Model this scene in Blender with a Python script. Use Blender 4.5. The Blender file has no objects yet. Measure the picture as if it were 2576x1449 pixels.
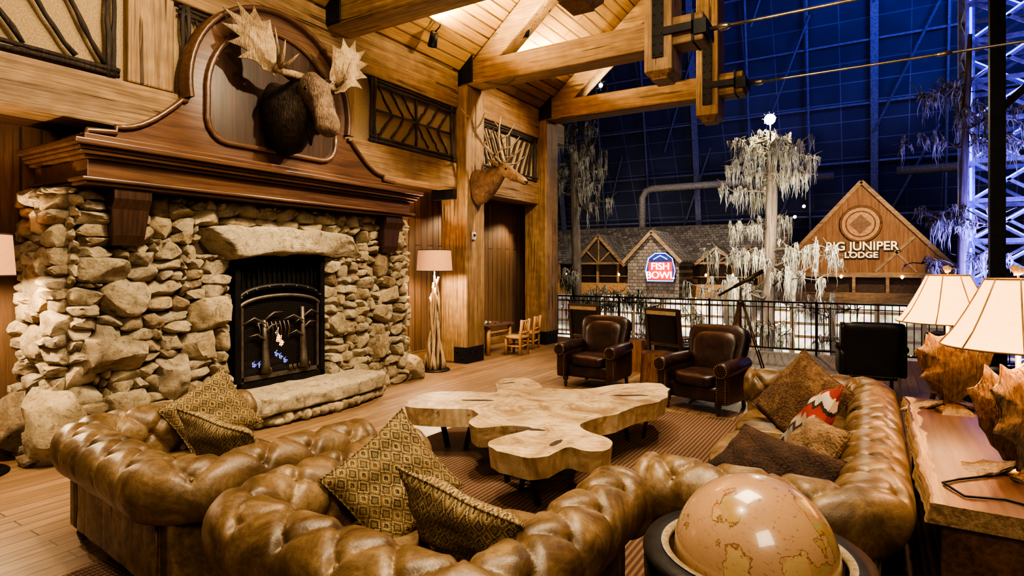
import bpy, math, random, bmesh
from mathutils import Vector, Matrix, noise
R=random.Random(7)
sc=bpy.context.scene
V=Vector
rad=math.radians
# ---------------------------------------------------------------- materials
def newmat(name):
    m=bpy.data.materials.new(name); m.use_nodes=True; nt=m.node_tree
    b=nt.nodes['Principled BSDF']; return m,nt,b
def nd(nt,t,**k):
    n=nt.nodes.new(t)
    for a,v in k.items():
        if a in n.inputs.keys(): n.inputs[a].default_value=v
        else: setattr(n,a,v)
    return n
def col(c): return (c[0],c[1],c[2],1)
def ramp(nt,fac,stops):
    r=nt.nodes.new('ShaderNodeValToRGB'); e=r.color_ramp.elements
    while len(e)<len(stops): e.new(0.5)
    for i,(p,c) in enumerate(stops): e[i].position=p; e[i].color=col(c)
    nt.links.new(fac,r.inputs[0]); return r.outputs[0]
def mapping(nt,scale=(1,1,1),rot=(0,0,0),src='Object'):
    tc=nt.nodes.new('ShaderNodeTexCoord'); mp=nt.nodes.new('ShaderNodeMapping')
    mp.inputs['Scale'].default_value=scale; mp.inputs['Rotation'].default_value=rot
    nt.links.new(tc.outputs[src],mp.inputs[0]); return mp.outputs[0]
def noi(nt,vec,scale,detail=4,rough=.6,dist=0):
    n=nd(nt,'ShaderNodeTexNoise',Scale=scale,Detail=detail,Roughness=rough,Distortion=dist)
    nt.links.new(vec,n.inputs['Vector']); return n.outputs['Fac']
def sep(nt,fac,lo,hi,a=0,b_=1):
    return ramp(nt,fac,[(lo,(a,a,a)),(hi,(b_,b_,b_))])
def bump(nt,b,h,st=.4,dist=.02):
    n=nd(nt,'ShaderNodeBump',Strength=st,Distance=dist); nt.links.new(h,n.inputs['Height'])
    nt.links.new(n.outputs[0],b.inputs['Normal'])
def mixc(nt,f,a,b_,mode='MIX'):
    n=nt.nodes.new('ShaderNodeMix'); n.data_type='RGBA'; n.blend_type=mode
    if isinstance(f,(int,float)): n.inputs[0].default_value=f
    else: nt.links.new(f,n.inputs[0])
    for s,i in ((a,6),(b_,7)):
        if isinstance(s,tuple): n.inputs[i].default_value=col(s)
        else: nt.links.new(s,n.inputs[i])
    return n.outputs[2]
def mth(nt,op,a,b_=None,c=None):
    n=nt.nodes.new('ShaderNodeMath'); n.operation=op
    for i,s in enumerate((a,b_,c)):
        if s is None: continue
        if isinstance(s,(int,float)): n.inputs[i].default_value=s
        else: nt.links.new(s,n.inputs[i])
    return n.outputs[0]
def simple(name,c,rough=.5,metal=0,var=.25,sc_=8,bst=.15,coat=0):
    m,nt,b=newmat(name); v=mapping(nt); n=noi(nt,v,sc_)
    c2=tuple(x*(1-var) for x in c); c3=tuple(min(1,x*(1+var)) for x in c)
    nt.links.new(ramp(nt,n,[(.38,c2),(.62,c3)]),b.inputs['Base Color'])
    b.inputs['Roughness'].default_value=rough; b.inputs['Metallic'].default_value=metal
    b.inputs['Coat Weight'].default_value=coat
    if bst: bump(nt,b,noi(nt,v,sc_*6),bst,.01)
    return m
def emis(name,c,s):
    m,nt,b=newmat(name); b.inputs['Base Color'].default_value=col(c)
    b.inputs['Emission Color'].default_value=col(c); b.inputs['Emission Strength'].default_value=s; return m
def wood(name,dark,mid,light,axis=0,s=1,rough=.55,bst=.5,coat=0,hewn=0,cracks=0):
    m,nt,b=newmat(name); st=[7*s,7*s,7*s]; st[axis]=.45*s
    n1=noi(nt,mapping(nt,tuple(st)),1.2,6,.65,1.2)
    v2=mapping(nt); n2=noi(nt,v2,1.3*s,4)
    c=ramp(nt,n1,[(.36,dark),(.5,mid),(.63,light)])
    c=mixc(nt,sep(nt,n2,.42,.7,0,.6),c,dark)
    st3=[42*s]*3; st3[axis]=1.4*s
    n3=noi(nt,mapping(nt,tuple(st3)),1,4,.7)
    c=mixc(nt,.45,c,ramp(nt,n3,[(.38,dark),(.6,light)]))
    h=mth(nt,'ADD',n1,mth(nt,'MULTIPLY',n3,.5))
    if cracks:
        st4=[16*s]*3; st4[axis]=.5*s
        k=sep(nt,noi(nt,mapping(nt,tuple(st4)),1,2,.5,.3),.33,.37,1,0)
        kx=mth(nt,'MULTIPLY',k,sep(nt,noi(nt,v2,1.7,1),.48,.55))
        c=mixc(nt,mth(nt,'MULTIPLY',kx,cracks),c,tuple(x*.25 for x in dark)); h=mth(nt,'SUBTRACT',h,kx)
    if hewn:
        vo=nd(nt,'ShaderNodeTexVoronoi',Scale=7.0,feature='SMOOTH_F1'); nt.links.new(v2,vo.inputs['Vector'])
        h=mth(nt,'ADD',h,mth(nt,'MULTIPLY',vo.outputs[0],hewn))
        c=mixc(nt,sep(nt,vo.outputs[0],.25,.6,0,.3),c,dark)
    nt.links.new(c,b.inputs['Base Color']); b.inputs['Roughness'].default_value=rough
    b.inputs['Coat Weight'].default_value=coat; b.inputs['Coat Roughness'].default_value=.25
    bump(nt,b,h,bst,.02); return m
def planks(name,c1,c2,dark,rot,length,width,rough=.5,bst=.4,coat=0,gap=.006):
    m,nt,b=newmat(name); v=mapping(nt,(1,1,1),rot)
    br=nd(nt,'ShaderNodeTexBrick',Scale=1.0); br.inputs['Color1'].default_value=col(c1); br.inputs['Color2'].default_value=col(c2)
    br.inputs['Mortar'].default_value=col(tuple(x*.35 for x in dark)); br.inputs['Mortar Size'].default_value=gap
    br.inputs['Brick Width'].default_value=length; br.inputs['Row Height'].default_value=width; br.inputs['Bias'].default_value=0
    br.offset=.37
    nt.links.new(v,br.inputs['Vector'])
    mp=nt.nodes.new('ShaderNodeMapping'); mp.inputs['Scale'].default_value=(1.2,24,24); nt.links.new(v,mp.inputs[0])
    n=noi(nt,mp.outputs[0],1,7,.72,.9)
    c=mixc(nt,sep(nt,n,.4,.68,0,.85),br.outputs['Color'],dark)
    n2=noi(nt,v,1.1,3); c=mixc(nt,sep(nt,n2,.4,.65,0,.5),c,c2)
    nt.links.new(c,b.inputs['Base Color'])
    nt.links.new(mth(nt,'ADD',mth(nt,'MULTIPLY',n,.3),rough-.15),b.inputs['Roughness'])
    b.inputs['Coat Weight'].default_value=coat; b.inputs['Coat Roughness'].default_value=.3
    bump(nt,b,mth(nt,'ADD',mth(nt,'MULTIPLY',br.outputs['Fac'],-1.5),mth(nt,'MULTIPLY',n,.6)),bst,.012); return m
def stone_mat():
    m,nt,b=newmat('limestone'); v=mapping(nt); g=nt.nodes.new('ShaderNodeNewGeometry')
    base=ramp(nt,g.outputs['Random Per Island'],[(0,(.26,.18,.10)),(.2,(.52,.41,.245)),(.4,(.34,.27,.17)),(.6,(.58,.48,.31)),(.8,(.36,.30,.21)),(1,(.29,.20,.105))])
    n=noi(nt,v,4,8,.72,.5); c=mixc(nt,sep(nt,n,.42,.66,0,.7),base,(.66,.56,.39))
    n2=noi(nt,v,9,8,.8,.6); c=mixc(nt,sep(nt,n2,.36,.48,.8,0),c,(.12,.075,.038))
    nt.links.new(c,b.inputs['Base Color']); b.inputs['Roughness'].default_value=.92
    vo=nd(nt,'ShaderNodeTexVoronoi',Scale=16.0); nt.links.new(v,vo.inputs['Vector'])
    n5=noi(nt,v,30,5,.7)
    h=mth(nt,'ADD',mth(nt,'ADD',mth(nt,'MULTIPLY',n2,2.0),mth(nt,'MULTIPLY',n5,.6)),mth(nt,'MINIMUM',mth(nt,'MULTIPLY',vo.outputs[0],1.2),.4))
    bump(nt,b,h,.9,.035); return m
def leather(name,c1,c2,c3,rough=.38,sc_=3.5):
    m,nt,b=newmat(name); v=mapping(nt); n=noi(nt,v,sc_,8,.72,.8); n2=noi(nt,v,sc_*7,6,.75,.5)
    c=ramp(nt,n,[(.36,c1),(.5,c2),(.64,c3)]); c=mixc(nt,sep(nt,n2,.44,.64,0,.5),c,c1)
    nt.links.new(c,b.inputs['Base Color'])
    nt.links.new(mth(nt,'ADD',mth(nt,'MULTIPLY',n2,.35),rough-.14),b.inputs['Roughness'])
    vo=nd(nt,'ShaderNodeTexVoronoi',Scale=130.0); nt.links.new(v,vo.inputs['Vector'])
    bump(nt,b,mth(nt,'ADD',mth(nt,'MULTIPLY',vo.outputs[0],.3),n2),.22,.006); return m
def fur(name,c1,c2,c3,sc_=5,k=60):
    m,nt,b=newmat(name); v=mapping(nt); n=noi(nt,v,sc_,5,.7,.8)
    n2=noi(nt,mapping(nt,(k,k,k*.22)),1,4)
    c=mixc(nt,.4,ramp(nt,n,[(.38,c1),(.5,c2),(.62,c3)]),ramp(nt,n2,[(.36,c1),(.64,c3)]))
    nt.links.new(c,b.inputs['Base Color']); b.inputs['Roughness'].default_value=.85
    bump(nt,b,n2,1,.03); return m
TIM=(.115,.066,.030),(.285,.175,.085),(.42,.275,.14)
M={}
M['timx']=wood('timber_x',*TIM,axis=0,hewn=.7,bst=.7,cracks=.9)
M['timy']=wood('timber_y',*TIM,axis=1,hewn=.7,bst=.7,cracks=.9)
M['timz']=wood('timber_z',*TIM,axis=2,hewn=.8,bst=.7,cracks=.9)
M['mah']=wood('mahogany',(.045,.020,.011),(.095,.045,.023),(.14,.072,.038),axis=1,rough=.36,bst=.08,coat=.35)
M['mahdark']=wood('mahogany_dark',(.020,.010,.006),(.042,.020,.012),(.068,.034,.020),axis=2,rough=.38,bst=.08,coat=.3)
M['floor']=planks('oak_floor',(.33,.21,.12),(.19,.115,.062),(.08,.045,.023),(0,0,rad(90)),1.7,.14,.42,.35,.2)
M['ceil']=planks('pine_ceiling',(.50,.31,.13),(.34,.20,.08),(.12,.06,.022),(0,0,rad(90)),3.2,.15,.5,.5,gap=.012)
M['wallp']=planks('plank_wall',(.24,.14,.068),(.14,.078,.04),(.045,.024,.012),(0,rad(90),0),3.5,.18,.65,.6,gap=.012)
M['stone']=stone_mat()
M['mortar']=simple('mortar',(.07,.05,.032),.95)
M['iron']=simple('black_iron',(.02,.019,.018),.45,.7,bst=.1)
M['blacksteel']=simple('black_steel',(.014,.015,.018),.5,.4)
M['pewter']=simple('pewter',(.11,.09,.07),.5,.7)
M['steel']=simple('steel_rod',(.45,.43,.40),.3,.9)
M['brass']=simple('brass_nail',(.5,.34,.13),.35,.9,bst=0)
M['bark']=wood('dark_branch',(.008,.006,.005),(.028,.019,.014),(.07,.048,.034),axis=2,s=2,rough=.6,bst=.9)
M['burlap']=simple('burlap',(.42,.31,.18),.95,0,.2,60,.6)
M['leather']=leather('brown_leather',(.060,.034,.014),(.155,.096,.046),(.27,.185,.10),.38)
M['oxblood']=leather('oxblood_leather',(.014,.007,.006),(.032,.015,.012),(.06,.028,.02),.32)
M['blkleather']=leather('black_leather',(.004,.004,.005),(.008,.008,.009),(.013,.012,.013),.35)
M['antler']=fur('antler_bone',(.16,.10,.055),(.36,.25,.14),(.55,.42,.26),4)
M['moose']=fur('moose_fur',(.008,.005,.003),(.026,.016,.010),(.06,.038,.024),6,45)
M['moosef']=fur('moose_face_fur',(.045,.027,.015),(.12,.075,.044),(.23,.15,.09),8,60)
M['elk']=fur('elk_fur',(.08,.04,.018),(.19,.105,.05),(.32,.195,.10),5)
M['elkd']=fur('elk_neck_fur',(.04,.02,.009),(.11,.055,.026),(.2,.11,.055),6,45)
M['eye']=simple('glass_eye',(.01,.008,.006),.05,bst=0)
M['drift']=wood('driftwood',(.17,.10,.05),(.40,.28,.16),(.60,.46,.30),axis=2,s=2,rough=.7,bst=.5)
M['log']=wood('log_pine',(.20,.09,.03),(.45,.24,.09),(.62,.38,.17),axis=2,s=1.5,rough=.45,bst=.3)
M['slabbrown']=wood('walnut_slab',(.035,.016,.009),(.085,.042,.024),(.16,.085,.048),axis=1,s=.9,rough=.38,bst=.15,coat=.3)
M['edge']=wood('live_edge',(.14,.08,.035),(.34,.22,.11),(.52,.36,.2),axis=1,s=1.4,rough=.6,bst=.6)
M['cow']=fur('cowhide_brown',(.03,.012,.005),(.10,.045,.018),(.26,.15,.075),5)
M['cow2']=fur('cowhide_dark',(.012,.005,.003),(.035,.015,.008),(.09,.042,.02),4)
M['cow3']=fur('cowhide_tan',(.10,.05,.022),(.24,.14,.07),(.40,.27,.15),6)
def shade(name,c,s):
    m,nt,b=newmat(name); v=mapping(nt); n=noi(nt,v,90,2)
    b.inputs['Roughness'].default_value=.9
    cc=mixc(nt,sep(nt,n,.4,.6,0,.4),c,tuple(x*.7 for x in c)); nt.links.new(cc,b.inputs['Base Color'])
    nt.links.new(cc,b.inputs['Emission Color']); b.inputs['Emission Strength'].default_value=s; return m
M['shadel']=shade('linen_shade',(.50,.25,.12),.6)
M['shadew']=shade('parchment_shade',(.95,.52,.20),1.35)
M['bulb']=emis('bulb',(1,.8,.5),30)
def slabm():
    m,nt,b=newmat('cypress_slab'); tc=nt.nodes.new('ShaderNodeTexCoord')
    w=nd(nt,'ShaderNodeTexWave',Scale=4.5,Distortion=6.0,Detail=3.0,wave_type='RINGS',rings_direction='Z'); w.inputs['Detail Scale'].default_value=1.0
    nt.links.new(tc.outputs['Object'],w.inputs['Vector'])
    n=noi(nt,tc.outputs['Object'],2.6,7,.68,1.2); n2=noi(nt,tc.outputs['Object'],6,7,.75,1.5)
    c=ramp(nt,n,[(.38,(.21,.135,.07)),(.5,(.42,.31,.18)),(.62,(.55,.44,.29))])
    c=mixc(nt,mth(nt,'MULTIPLY',w.outputs['Fac'],.4),c,(.26,.165,.085))
    c=mixc(nt,sep(nt,n2,.33,.42,.8,0),c,(.08,.045,.025))
    nt.links.new(c,b.inputs['Base Color']); b.inputs['Roughness'].default_value=.45; b.inputs['Coat Weight'].default_value=.2
    bump(nt,b,n2,.3,.01); return m
M['slab']=slabm()
def ikat():
    m,nt,b=newmat('ikat_fabric'); tc=nt.nodes.new('ShaderNodeTexCoord'); sx=nt.nodes.new('ShaderNodeSeparateXYZ')
    nt.links.new(tc.outputs['Object'],sx.inputs[0])
    x=mth(nt,'SNAP',sx.outputs[0],.0045); y=mth(nt,'SNAP',sx.outputs[1],.0065)
    dx=mth(nt,'PINGPONG',x,.034); dy=mth(nt,'PINGPONG',y,.042)
    d=mth(nt,'ADD',mth(nt,'MULTIPLY',dx,1.0/.034),mth(nt,'MULTIPLY',dy,1.0/.042))
    r=nt.nodes.new('ShaderNodeValToRGB'); r.color_ramp.interpolation='CONSTANT'; e=r.color_ramp.elements
    st=[(0,(.07,.15,.13)),(.08,(.25,.17,.065)),(.20,(.06,.030,.014)),(.34,(.36,.28,.145)),(.47,(.075,.04,.018)),(.56,(.23,.16,.065)),(.70,(.38,.30,.16)),(.82,(.06,.03,.014)),(.93,(.25,.17,.065))]
    while len(e)<len(st): e.new(.5)
    for i,(p,c_) in enumerate(st): e[i].position=p; e[i].color=col(c_)
    nt.links.new(mth(nt,'MULTIPLY',d,.5),r.inputs[0]); c=r.outputs[0]
    nt.links.new(mixc(nt,sep(nt,noi(nt,tc.outputs['Object'],14,3),.4,.6,0,.35),c,(.20,.14,.06)),b.inputs['Base Color']); b.inputs['Roughness'].default_value=.9
    bump(nt,b,noi(nt,tc.outputs['Object'],150,2),.5,.01); return m
M['ikat']=ikat()
def southwest():
    m,nt,b=newmat('southwest_fabric'); tc=nt.nodes.new('ShaderNodeTexCoord'); sx=nt.nodes.new('ShaderNodeSeparateXYZ')
    nt.links.new(tc.outputs['Object'],sx.inputs[0])
    x=mth(nt,'SNAP',sx.outputs[0],.012); y=sx.outputs[1]
    z=mth(nt,'ADD',y,mth(nt,'PINGPONG',x,.05))
    r=nt.nodes.new('ShaderNodeValToRGB'); r.color_ramp.interpolation='CONSTANT'; e=r.color_ramp.elements
    st=[(0,(.02,.015,.012)),(.18,(.24,.21,.18)),(.34,(.03,.02,.015)),(.42,(.32,.26,.19)),(.56,(.26,.03,.02)),(.70,(.02,.015,.012)),(.76,(.50,.43,.33)),(.92,(.22,.03,.02))]
    while len(e)<len(st): e.new(.5)
    for i,(p,c) in enumerate(st): e[i].position=p; e[i].color=col(c)
    nt.links.new(mth(nt,'ADD',mth(nt,'MULTIPLY',z,1.9),.5),r.inputs[0]); nt.links.new(r.outputs[0],b.inputs['Base Color'])
    b.inputs['Roughness'].default_value=.9; return m
M['sw']=southwest()
def rugm():
    m,nt,b=newmat('rug_stripes'); v=mapping(nt)
    w=nd(nt,'ShaderNodeTexWave',Scale=8.0,Distortion=.3,bands_direction='X'); nt.links.new(v,w.inputs['Vector'])
    w2=nd(nt,'ShaderNodeTexWave',Scale=14.0,Distortion=.2,bands_direction='Y'); nt.links.new(v,w2.inputs['Vector'])
    c=ramp(nt,w.outputs['Fac'],[(.3,(.06,.028,.016)),(.8,(.20,.115,.06))]); c=mixc(nt,mth(nt,'MULTIPLY',w2.outputs['Fac'],.6),c,(.07,.032,.018))
    nt.links.new(c,b.inputs['Base Color']); b.inputs['Roughness'].default_value=.95
    bump(nt,b,mth(nt,'ADD',w.outputs['Fac'],w2.outputs['Fac']),.6,.01); return m
M['rug']=rugm()
def globem():
    m,nt,b=newmat('antique_globe'); v=mapping(nt); n=noi(nt,v,5.5,9,.55,.2)
    n7=noi(nt,v,9,1); land=ramp(nt,n7,[(.44,(.42,.27,.10)),(.47,(.36,.33,.16)),(.53,(.48,.24,.13)),(.58,(.52,.36,.17))])
    sea=(.47,.29,.165)
    c=mixc(nt,sep(nt,n,.505,.51),sea,land)
    edge=mth(nt,'COMPARE',n,.508,.006); c=mixc(nt,mth(nt,'MULTIPLY',edge,.75),c,(.14,.07,.03))
    sx=nt.nodes.new('ShaderNodeSeparateXYZ'); nt.links.new(v,sx.inputs[0])
    la=mth(nt,'FRACT',mth(nt,'MULTIPLY',mth(nt,'ARCSINE',mth(nt,'MULTIPLY',sx.outputs[2],3.98)),12/math.pi))
    lo=mth(nt,'FRACT',mth(nt,'MULTIPLY',mth(nt,'ARCTAN2',sx.outputs[1],sx.outputs[0]),12/math.pi))
    l=mth(nt,'MAXIMUM',mth(nt,'LESS_THAN',la,.012),mth(nt,'LESS_THAN',lo,.012))
    c=mixc(nt,mth(nt,'MULTIPLY',l,.35),c,(.2,.11,.05))
    n3=noi(nt,mapping(nt,(50,50,160)),1,3,.8); c=mixc(nt,sep(nt,n3,.61,.64,0,.55),c,(.2,.1,.05))
    c=mixc(nt,sep(nt,noi(nt,v,3,4),.45,.7,0,.35),c,(.34,.17,.08))
    nt.links.new(c,b.inputs['Base Color']); b.inputs['Roughness'].default_value=.25; b.inputs['Coat Weight'].default_value=.6; return m
M['globe']=globem()
def shelves():
    m,nt,b=newmat('glowing_shop_shelves'); v=mapping(nt,(1,1,1))
    sx=nt.nodes.new('ShaderNodeSeparateXYZ'); nt.links.new(v,sx.inputs[0])
    cb=nt.nodes.new('ShaderNodeCombineXYZ'); nt.links.new(mth(nt,'MULTIPLY',sx.outputs[0],5.2),cb.inputs[0]); nt.links.new(mth(nt,'MULTIPLY',sx.outputs[2],6.5),cb.inputs[1])
    vo=nd(nt,'ShaderNodeTexVoronoi',Scale=1.0,Randomness=.5); nt.links.new(cb.outputs[0],vo.inputs['Vector'])
    big=noi(nt,v,.35,2)
    c=mixc(nt,.55,vo.outputs['Color'],(1,.78,.52))
    rw=mth(nt,'LESS_THAN',mth(nt,'FRACT',mth(nt,'MULTIPLY',sx.outputs[2],1.4)),.22)
    cw=mth(nt,'LESS_THAN',mth(nt,'FRACT',mth(nt,'MULTIPLY',sx.outputs[0],.5)),.12)
    c=mixc(nt,mth(nt,'MAXIMUM',rw,cw),c,(.10,.06,.03)); c=mixc(nt,sep(nt,big,.44,.54,.92,0),c,(.05,.035,.025))
    nt.links.new(c,b.inputs['Base Color']); nt.links.new(c,b.inputs['Emission Color']); b.inputs['Emission Strength'].default_value=1.3; return m  # shop lighting is put into the shelf colours as emission
M['shelves']=shelves()
# ---------------------------------------------------------------- mesh builder
class MB:
    def __init__(s): s.v=[];s.f=[];s.m=[];s.s=[]
    def add(s,vs,fs,m=0,smooth=True):
        o=len(s.v); s.v+=[tuple(v) for v in vs]; s.f+=[tuple(i+o for i in f) for f in fs]; s.m+=[m]*len(fs); s.s+=[smooth]*len(fs)
    def box(s,lo,hi,m=0,X=None):
        vs=[V((x,y,z)) for x in (lo[0],hi[0]) for y in (lo[1],hi[1]) for z in (lo[2],hi[2])]
        if X is not None: vs=[X@v for v in vs]
        s.add(vs,[(0,1,3,2),(4,6,7,5),(0,4,5,1),(2,3,7,6),(0,2,6,4),(1,5,7,3)],m,False)
    def beam(s,p0,p1,w,h,m=0,up=(0,0,1)):
        p0=V(p0);p1=V(p1); t=(p1-p0).normalized(); u=V(up)
        if abs(t.dot(u))>.95: u=V((1,0,0))
        a=t.cross(u).normalized(); u=a.cross(t)
        vs=[]
        for p in (p0,p1):
            for i,j in ((-1,-1),(1,-1),(1,1),(-1,1)): vs.append(p+a*(i*w/2)+u*(j*h/2))
        s.add(vs,[(3,2,1,0),(4,5,6,7),(0,1,5,4),(1,2,6,5),(2,3,7,6),(3,0,4,7)],m,False)
    def tube(s,pts,rad,n=8,m=0,cap=True):
        pts=[V(p) for p in pts]; k=len(pts)
        if isinstance(rad,(int,float)): rad=[rad]*k
        t0=(pts[1]-pts[0]).normalized(); a=t0.orthogonal().normalized(); vs=[];fs=[]
        for i,p in enumerate(pts):
            t=(pts[min(i+1,k-1)]-pts[max(i-1,0)]).normalized()
            a=(a-t*a.dot(t)); a=a.normalized() if a.length>1e-6 else t.orthogonal().normalized()
            b=t.cross(a)
            for j in range(n):
                th=2*math.pi*j/n; vs.append(p+(a*math.cos(th)+b*math.sin(th))*rad[i])
        for i in range(k-1):
            for j in range(n):
                fs.append((i*n+j,i*n+(j+1)%n,(i+1)*n+(j+1)%n,(i+1)*n+j))
        if cap: fs.append(tuple(range(n-1,-1,-1))); fs.append(tuple((k-1)*n+j for j in range(n)))
        s.add(vs,fs,m,True)
    def lathe(s,prof,c=(0,0,0),n=32,m=0,sx=1,sy=1):
        c=V(c); vs=[];fs=[]
        for r,z in prof:
            for j in range(n):
                th=2*math.pi*j/n; vs.append(c+V((r*math.cos(th)*sx,r*math.sin(th)*sy,z)))
        for i in range(len(prof)-1):
            for j in range(n): fs.append((i*n+j,i*n+(j+1)%n,(i+1)*n+(j+1)%n,(i+1)*n+j))
        s.add(vs,fs,m,True)
    def sq(s,c,size,k=4,m=0,X=None,amp=0,fr=3,seed=0,base=None,fn=None,cuts=0):
        vs,fs=base or ICO4; c=V(c); out=[]
        pl=[]
        if cuts:
            r=random.Random(seed*13+5)
            for _ in range(cuts):
                n=V((r.uniform(-.5,1),r.gauss(0,.8),r.gauss(0,.8))).normalized()
                sup=math.sqrt((n.x*size[0]/2)**2+(n.y*size[1]/2)**2+(n.z*size[2]/2)**2)
                pl.append((n,sup*r.uniform(.80,1.1)))
        for d in vs:
            q=(abs(d[0])**k+abs(d[1])**k+abs(d[2])**k)**(-1/k)
            p=V((d[0]*q*size[0]/2,d[1]*q*size[1]/2,d[2]*q*size[2]/2))
            for n,dd in pl:
                t=p.dot(n)
                if t>dd: p=p-n*(t-dd)
            if fn: p=fn(p)
            if amp:
                nn=noise.noise_vector(p*fr+V((seed,seed*1.7,seed*.3)))+.4*noise.noise_vector(p*fr*3+V((seed,seed*1.7,seed*.3))); p=p+nn*amp
            if X is not None: p=X@p
            out.append(c+p)
        s.add(out,fs,m,True)
    def loft(s,secs,lat=(0,1,0),n=20,m=0,amp=0,fr=8):
        lat=V(lat).normalized(); P=[V(q[0]) for q in secs]; k=len(P); vs=[];fs=[]
        for i,q in enumerate(secs):
            t=(P[min(i+1,k-1)]-P[max(i-1,0)]).normalized(); l=(lat-t*lat.dot(t)).normalized(); u=t.cross(l)
            for j in range(n):
                th=2*math.pi*j/n; p=P[i]+l*(math.cos(th)*q[1])+u*(math.sin(th)*q[2])
                if amp: p=p+noise.noise_vector(p*fr)*amp
                vs.append(p)
        for i in range(k-1):
            for j in range(n): fs.append((i*n+j,i*n+(j+1)%n,(i+1)*n+(j+1)%n,(i+1)*n+j))
        fs.append(tuple(range(n-1,-1,-1))); fs.append(tuple((k-1)*n+j for j in range(n)))
        s.add(vs,fs,m,True)
    def palm(s,out,c,fr,th,m=0,ribk=1):
        o=[]
        for i in range(len(out)):
            a,b_=V(out[i]),V(out[(i+1)%len(out)]); o+=[a,a.lerp(b_,.5)+(a.lerp(b_,.5)-V(c))*-.04]
        c=V(c); rings=(.2,.4,.6,.75,.88,1); n=len(o)
        for side in (-1,1):
            vs=[fr(c.x,c.y,side*th)]; fs=[]
            for q in rings:
                for k_,p in enumerate(o):
                    w=c+(p-c)*q; far=min(1,(p-c).length/.3)
                    rib=.006*(1 if k_%2==0 else -1)*q*ribk
                    vs.append(fr(w.x,w.y,side*(th*(1-q**3)+rib*(q<.95)+.008*(1-.6*far)+.002)+.006*noise.noise(V((w.x*22,w.y*22,side)))))
            for j in range(n): fs.append((0,1+j,1+(j+1)%n))
            for i in range(len(rings)-1):
                for j in range(n): fs.append((1+i*n+j,1+(i+1)*n+j,1+(i+1)*n+(j+1)%n,1+i*n+(j+1)%n))
            s.add(vs,fs,m,True)
        rim=[]
        for side in (-1,1): rim+=[fr(p.x,p.y,side*.005) for p in o]
        s.add(rim,[(j,(j+1)%n,n+(j+1)%n,n+j) for j in range(n)],m,True)
    def grid(s,fn,nu,nv,m=0):
        vs=[fn(i/nu,j/nv) for i in range(nu+1) for j in range(nv+1)]
        fs=[(i*(nv+1)+j,(i+1)*(nv+1)+j,(i+1)*(nv+1)+j+1,i*(nv+1)+j+1) for i in range(nu) for j in range(nv)]
        s.add(vs,fs,m,True)
    def prism(s,poly,f,m=0,m2=None):
        n=len(poly); vs=[f(p,0) for p in poly]+[f(p,1) for p in poly]
        s.add(vs,[tuple(range(n-1,-1,-1)),tuple(range(n,2*n))],m,False)
        s.add(vs,[(i,(i+1)%n,n+(i+1)%n,n+i) for i in range(n)],m if m2 is None else m2,False)
    def obj(s,name,mats,parent=None,bevel=0,loc=(0,0,0),rot=(0,0,0),sub=0,fix=False,auto=0):
        me=bpy.data.meshes.new(name); me.from_pydata(s.v,[],s.f)
        for mm in (mats if isinstance(mats,(list,tuple)) else [mats]): me.materials.append(mm)
        me.polygons.foreach_set('material_index',s.m); me.polygons.foreach_set('use_smooth',s.s); me.update()
        if fix:
            bm=bmesh.new(); bm.from_mesh(me); bmesh.ops.recalc_face_normals(bm,faces=bm.faces); bm.to_mesh(me); bm.free()
        if auto: me.set_sharp_from_angle(angle=rad(auto))
        o=bpy.data.objects.new(name,me); sc.collection.objects.link(o)
        o.location=loc; o.rotation_euler=rot
        if parent: o.parent=parent
        if bevel:
            b=o.modifiers.new('bevel','BEVEL'); b.width=bevel; b.segments=2; b.limit_method='ANGLE'; b.angle_limit=.6
        return o
def ico(n):
    bm=bmesh.new(); bmesh.ops.create_icosphere(bm,subdivisions=n,radius=1)
    vs=[tuple(v.co) for v in bm.verts]; fs=[tuple(v.index for v in f.verts) for f in bm.faces]; bm.free(); return vs,fs
ICO1,ICO2,ICO3,ICO4,ICO5=ico(1),ico(2),ico(3),ico(4),ico(5)
def empty(name,loc=(0,0,0),rot=(0,0,0)):
    e=bpy.data.objects.new(name,None); e.empty_display_size=.1; sc.collection.objects.link(e); e.location=loc; e.rotation_euler=rot; return e
def rotm(ax,a): return Matrix.Rotation(a,4,ax)

# ---------------------------------------------------------------- camera
cam=bpy.data.objects.new('camera',bpy.data.cameras.new('camera')); sc.collection.objects.link(cam)
cam.location=(0,0,1.8); cam.rotation_euler=(rad(90),0,rad(31.6))
cam.data.sensor_width=36; cam.data.lens=20.71; cam.data.shift_y=-.0212; cam.data.clip_end=500
sc.camera=cam

# ---------------------------------------------------------------- room shell
b=MB(); b.box((-7.6,-3,-.2),(7,13.5,0)); b.obj('floor',M['floor'])
b=MB(); b.box((-7.7,-3,0),(-7.5,9.95,3.24)); b.box((-7.7,10.9,0),(-7.5,13.4,3.24)); b.box((-7.7,9.95,2.2),(-7.5,10.9,3.24)); b.obj('wall_left',M['wallp'])
b=MB(); b.box((-7.60,9.96,0),(-7.56,10.89,2.19)); b.obj('door_1',planks('door_paint',(.13,.13,.08),(.09,.09,.055),(.03,.03,.02),(0,rad(90),0),3,.15),bevel=.01)
b=MB(); b.box((-7.5,-3,0),(-7.46,9.9,.17)); b.box((-7.5,10.95,0),(-7.46,13.4,.17)); b.obj('baseboard_left',M['timy'],bevel=.01)
b=MB(); b.box((-7.7,-3,3.24),(-7.0,13.4,3.34)); b.obj('ceiling_soffit',planks('dark_soffit',(.12,.06,.03),(.08,.04,.02),(.03,.015,.01),(0,0,rad(90)),3,.16))
def rz(x): return 5.45+.84*(x+6.6)
b=MB(); th=.1
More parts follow.
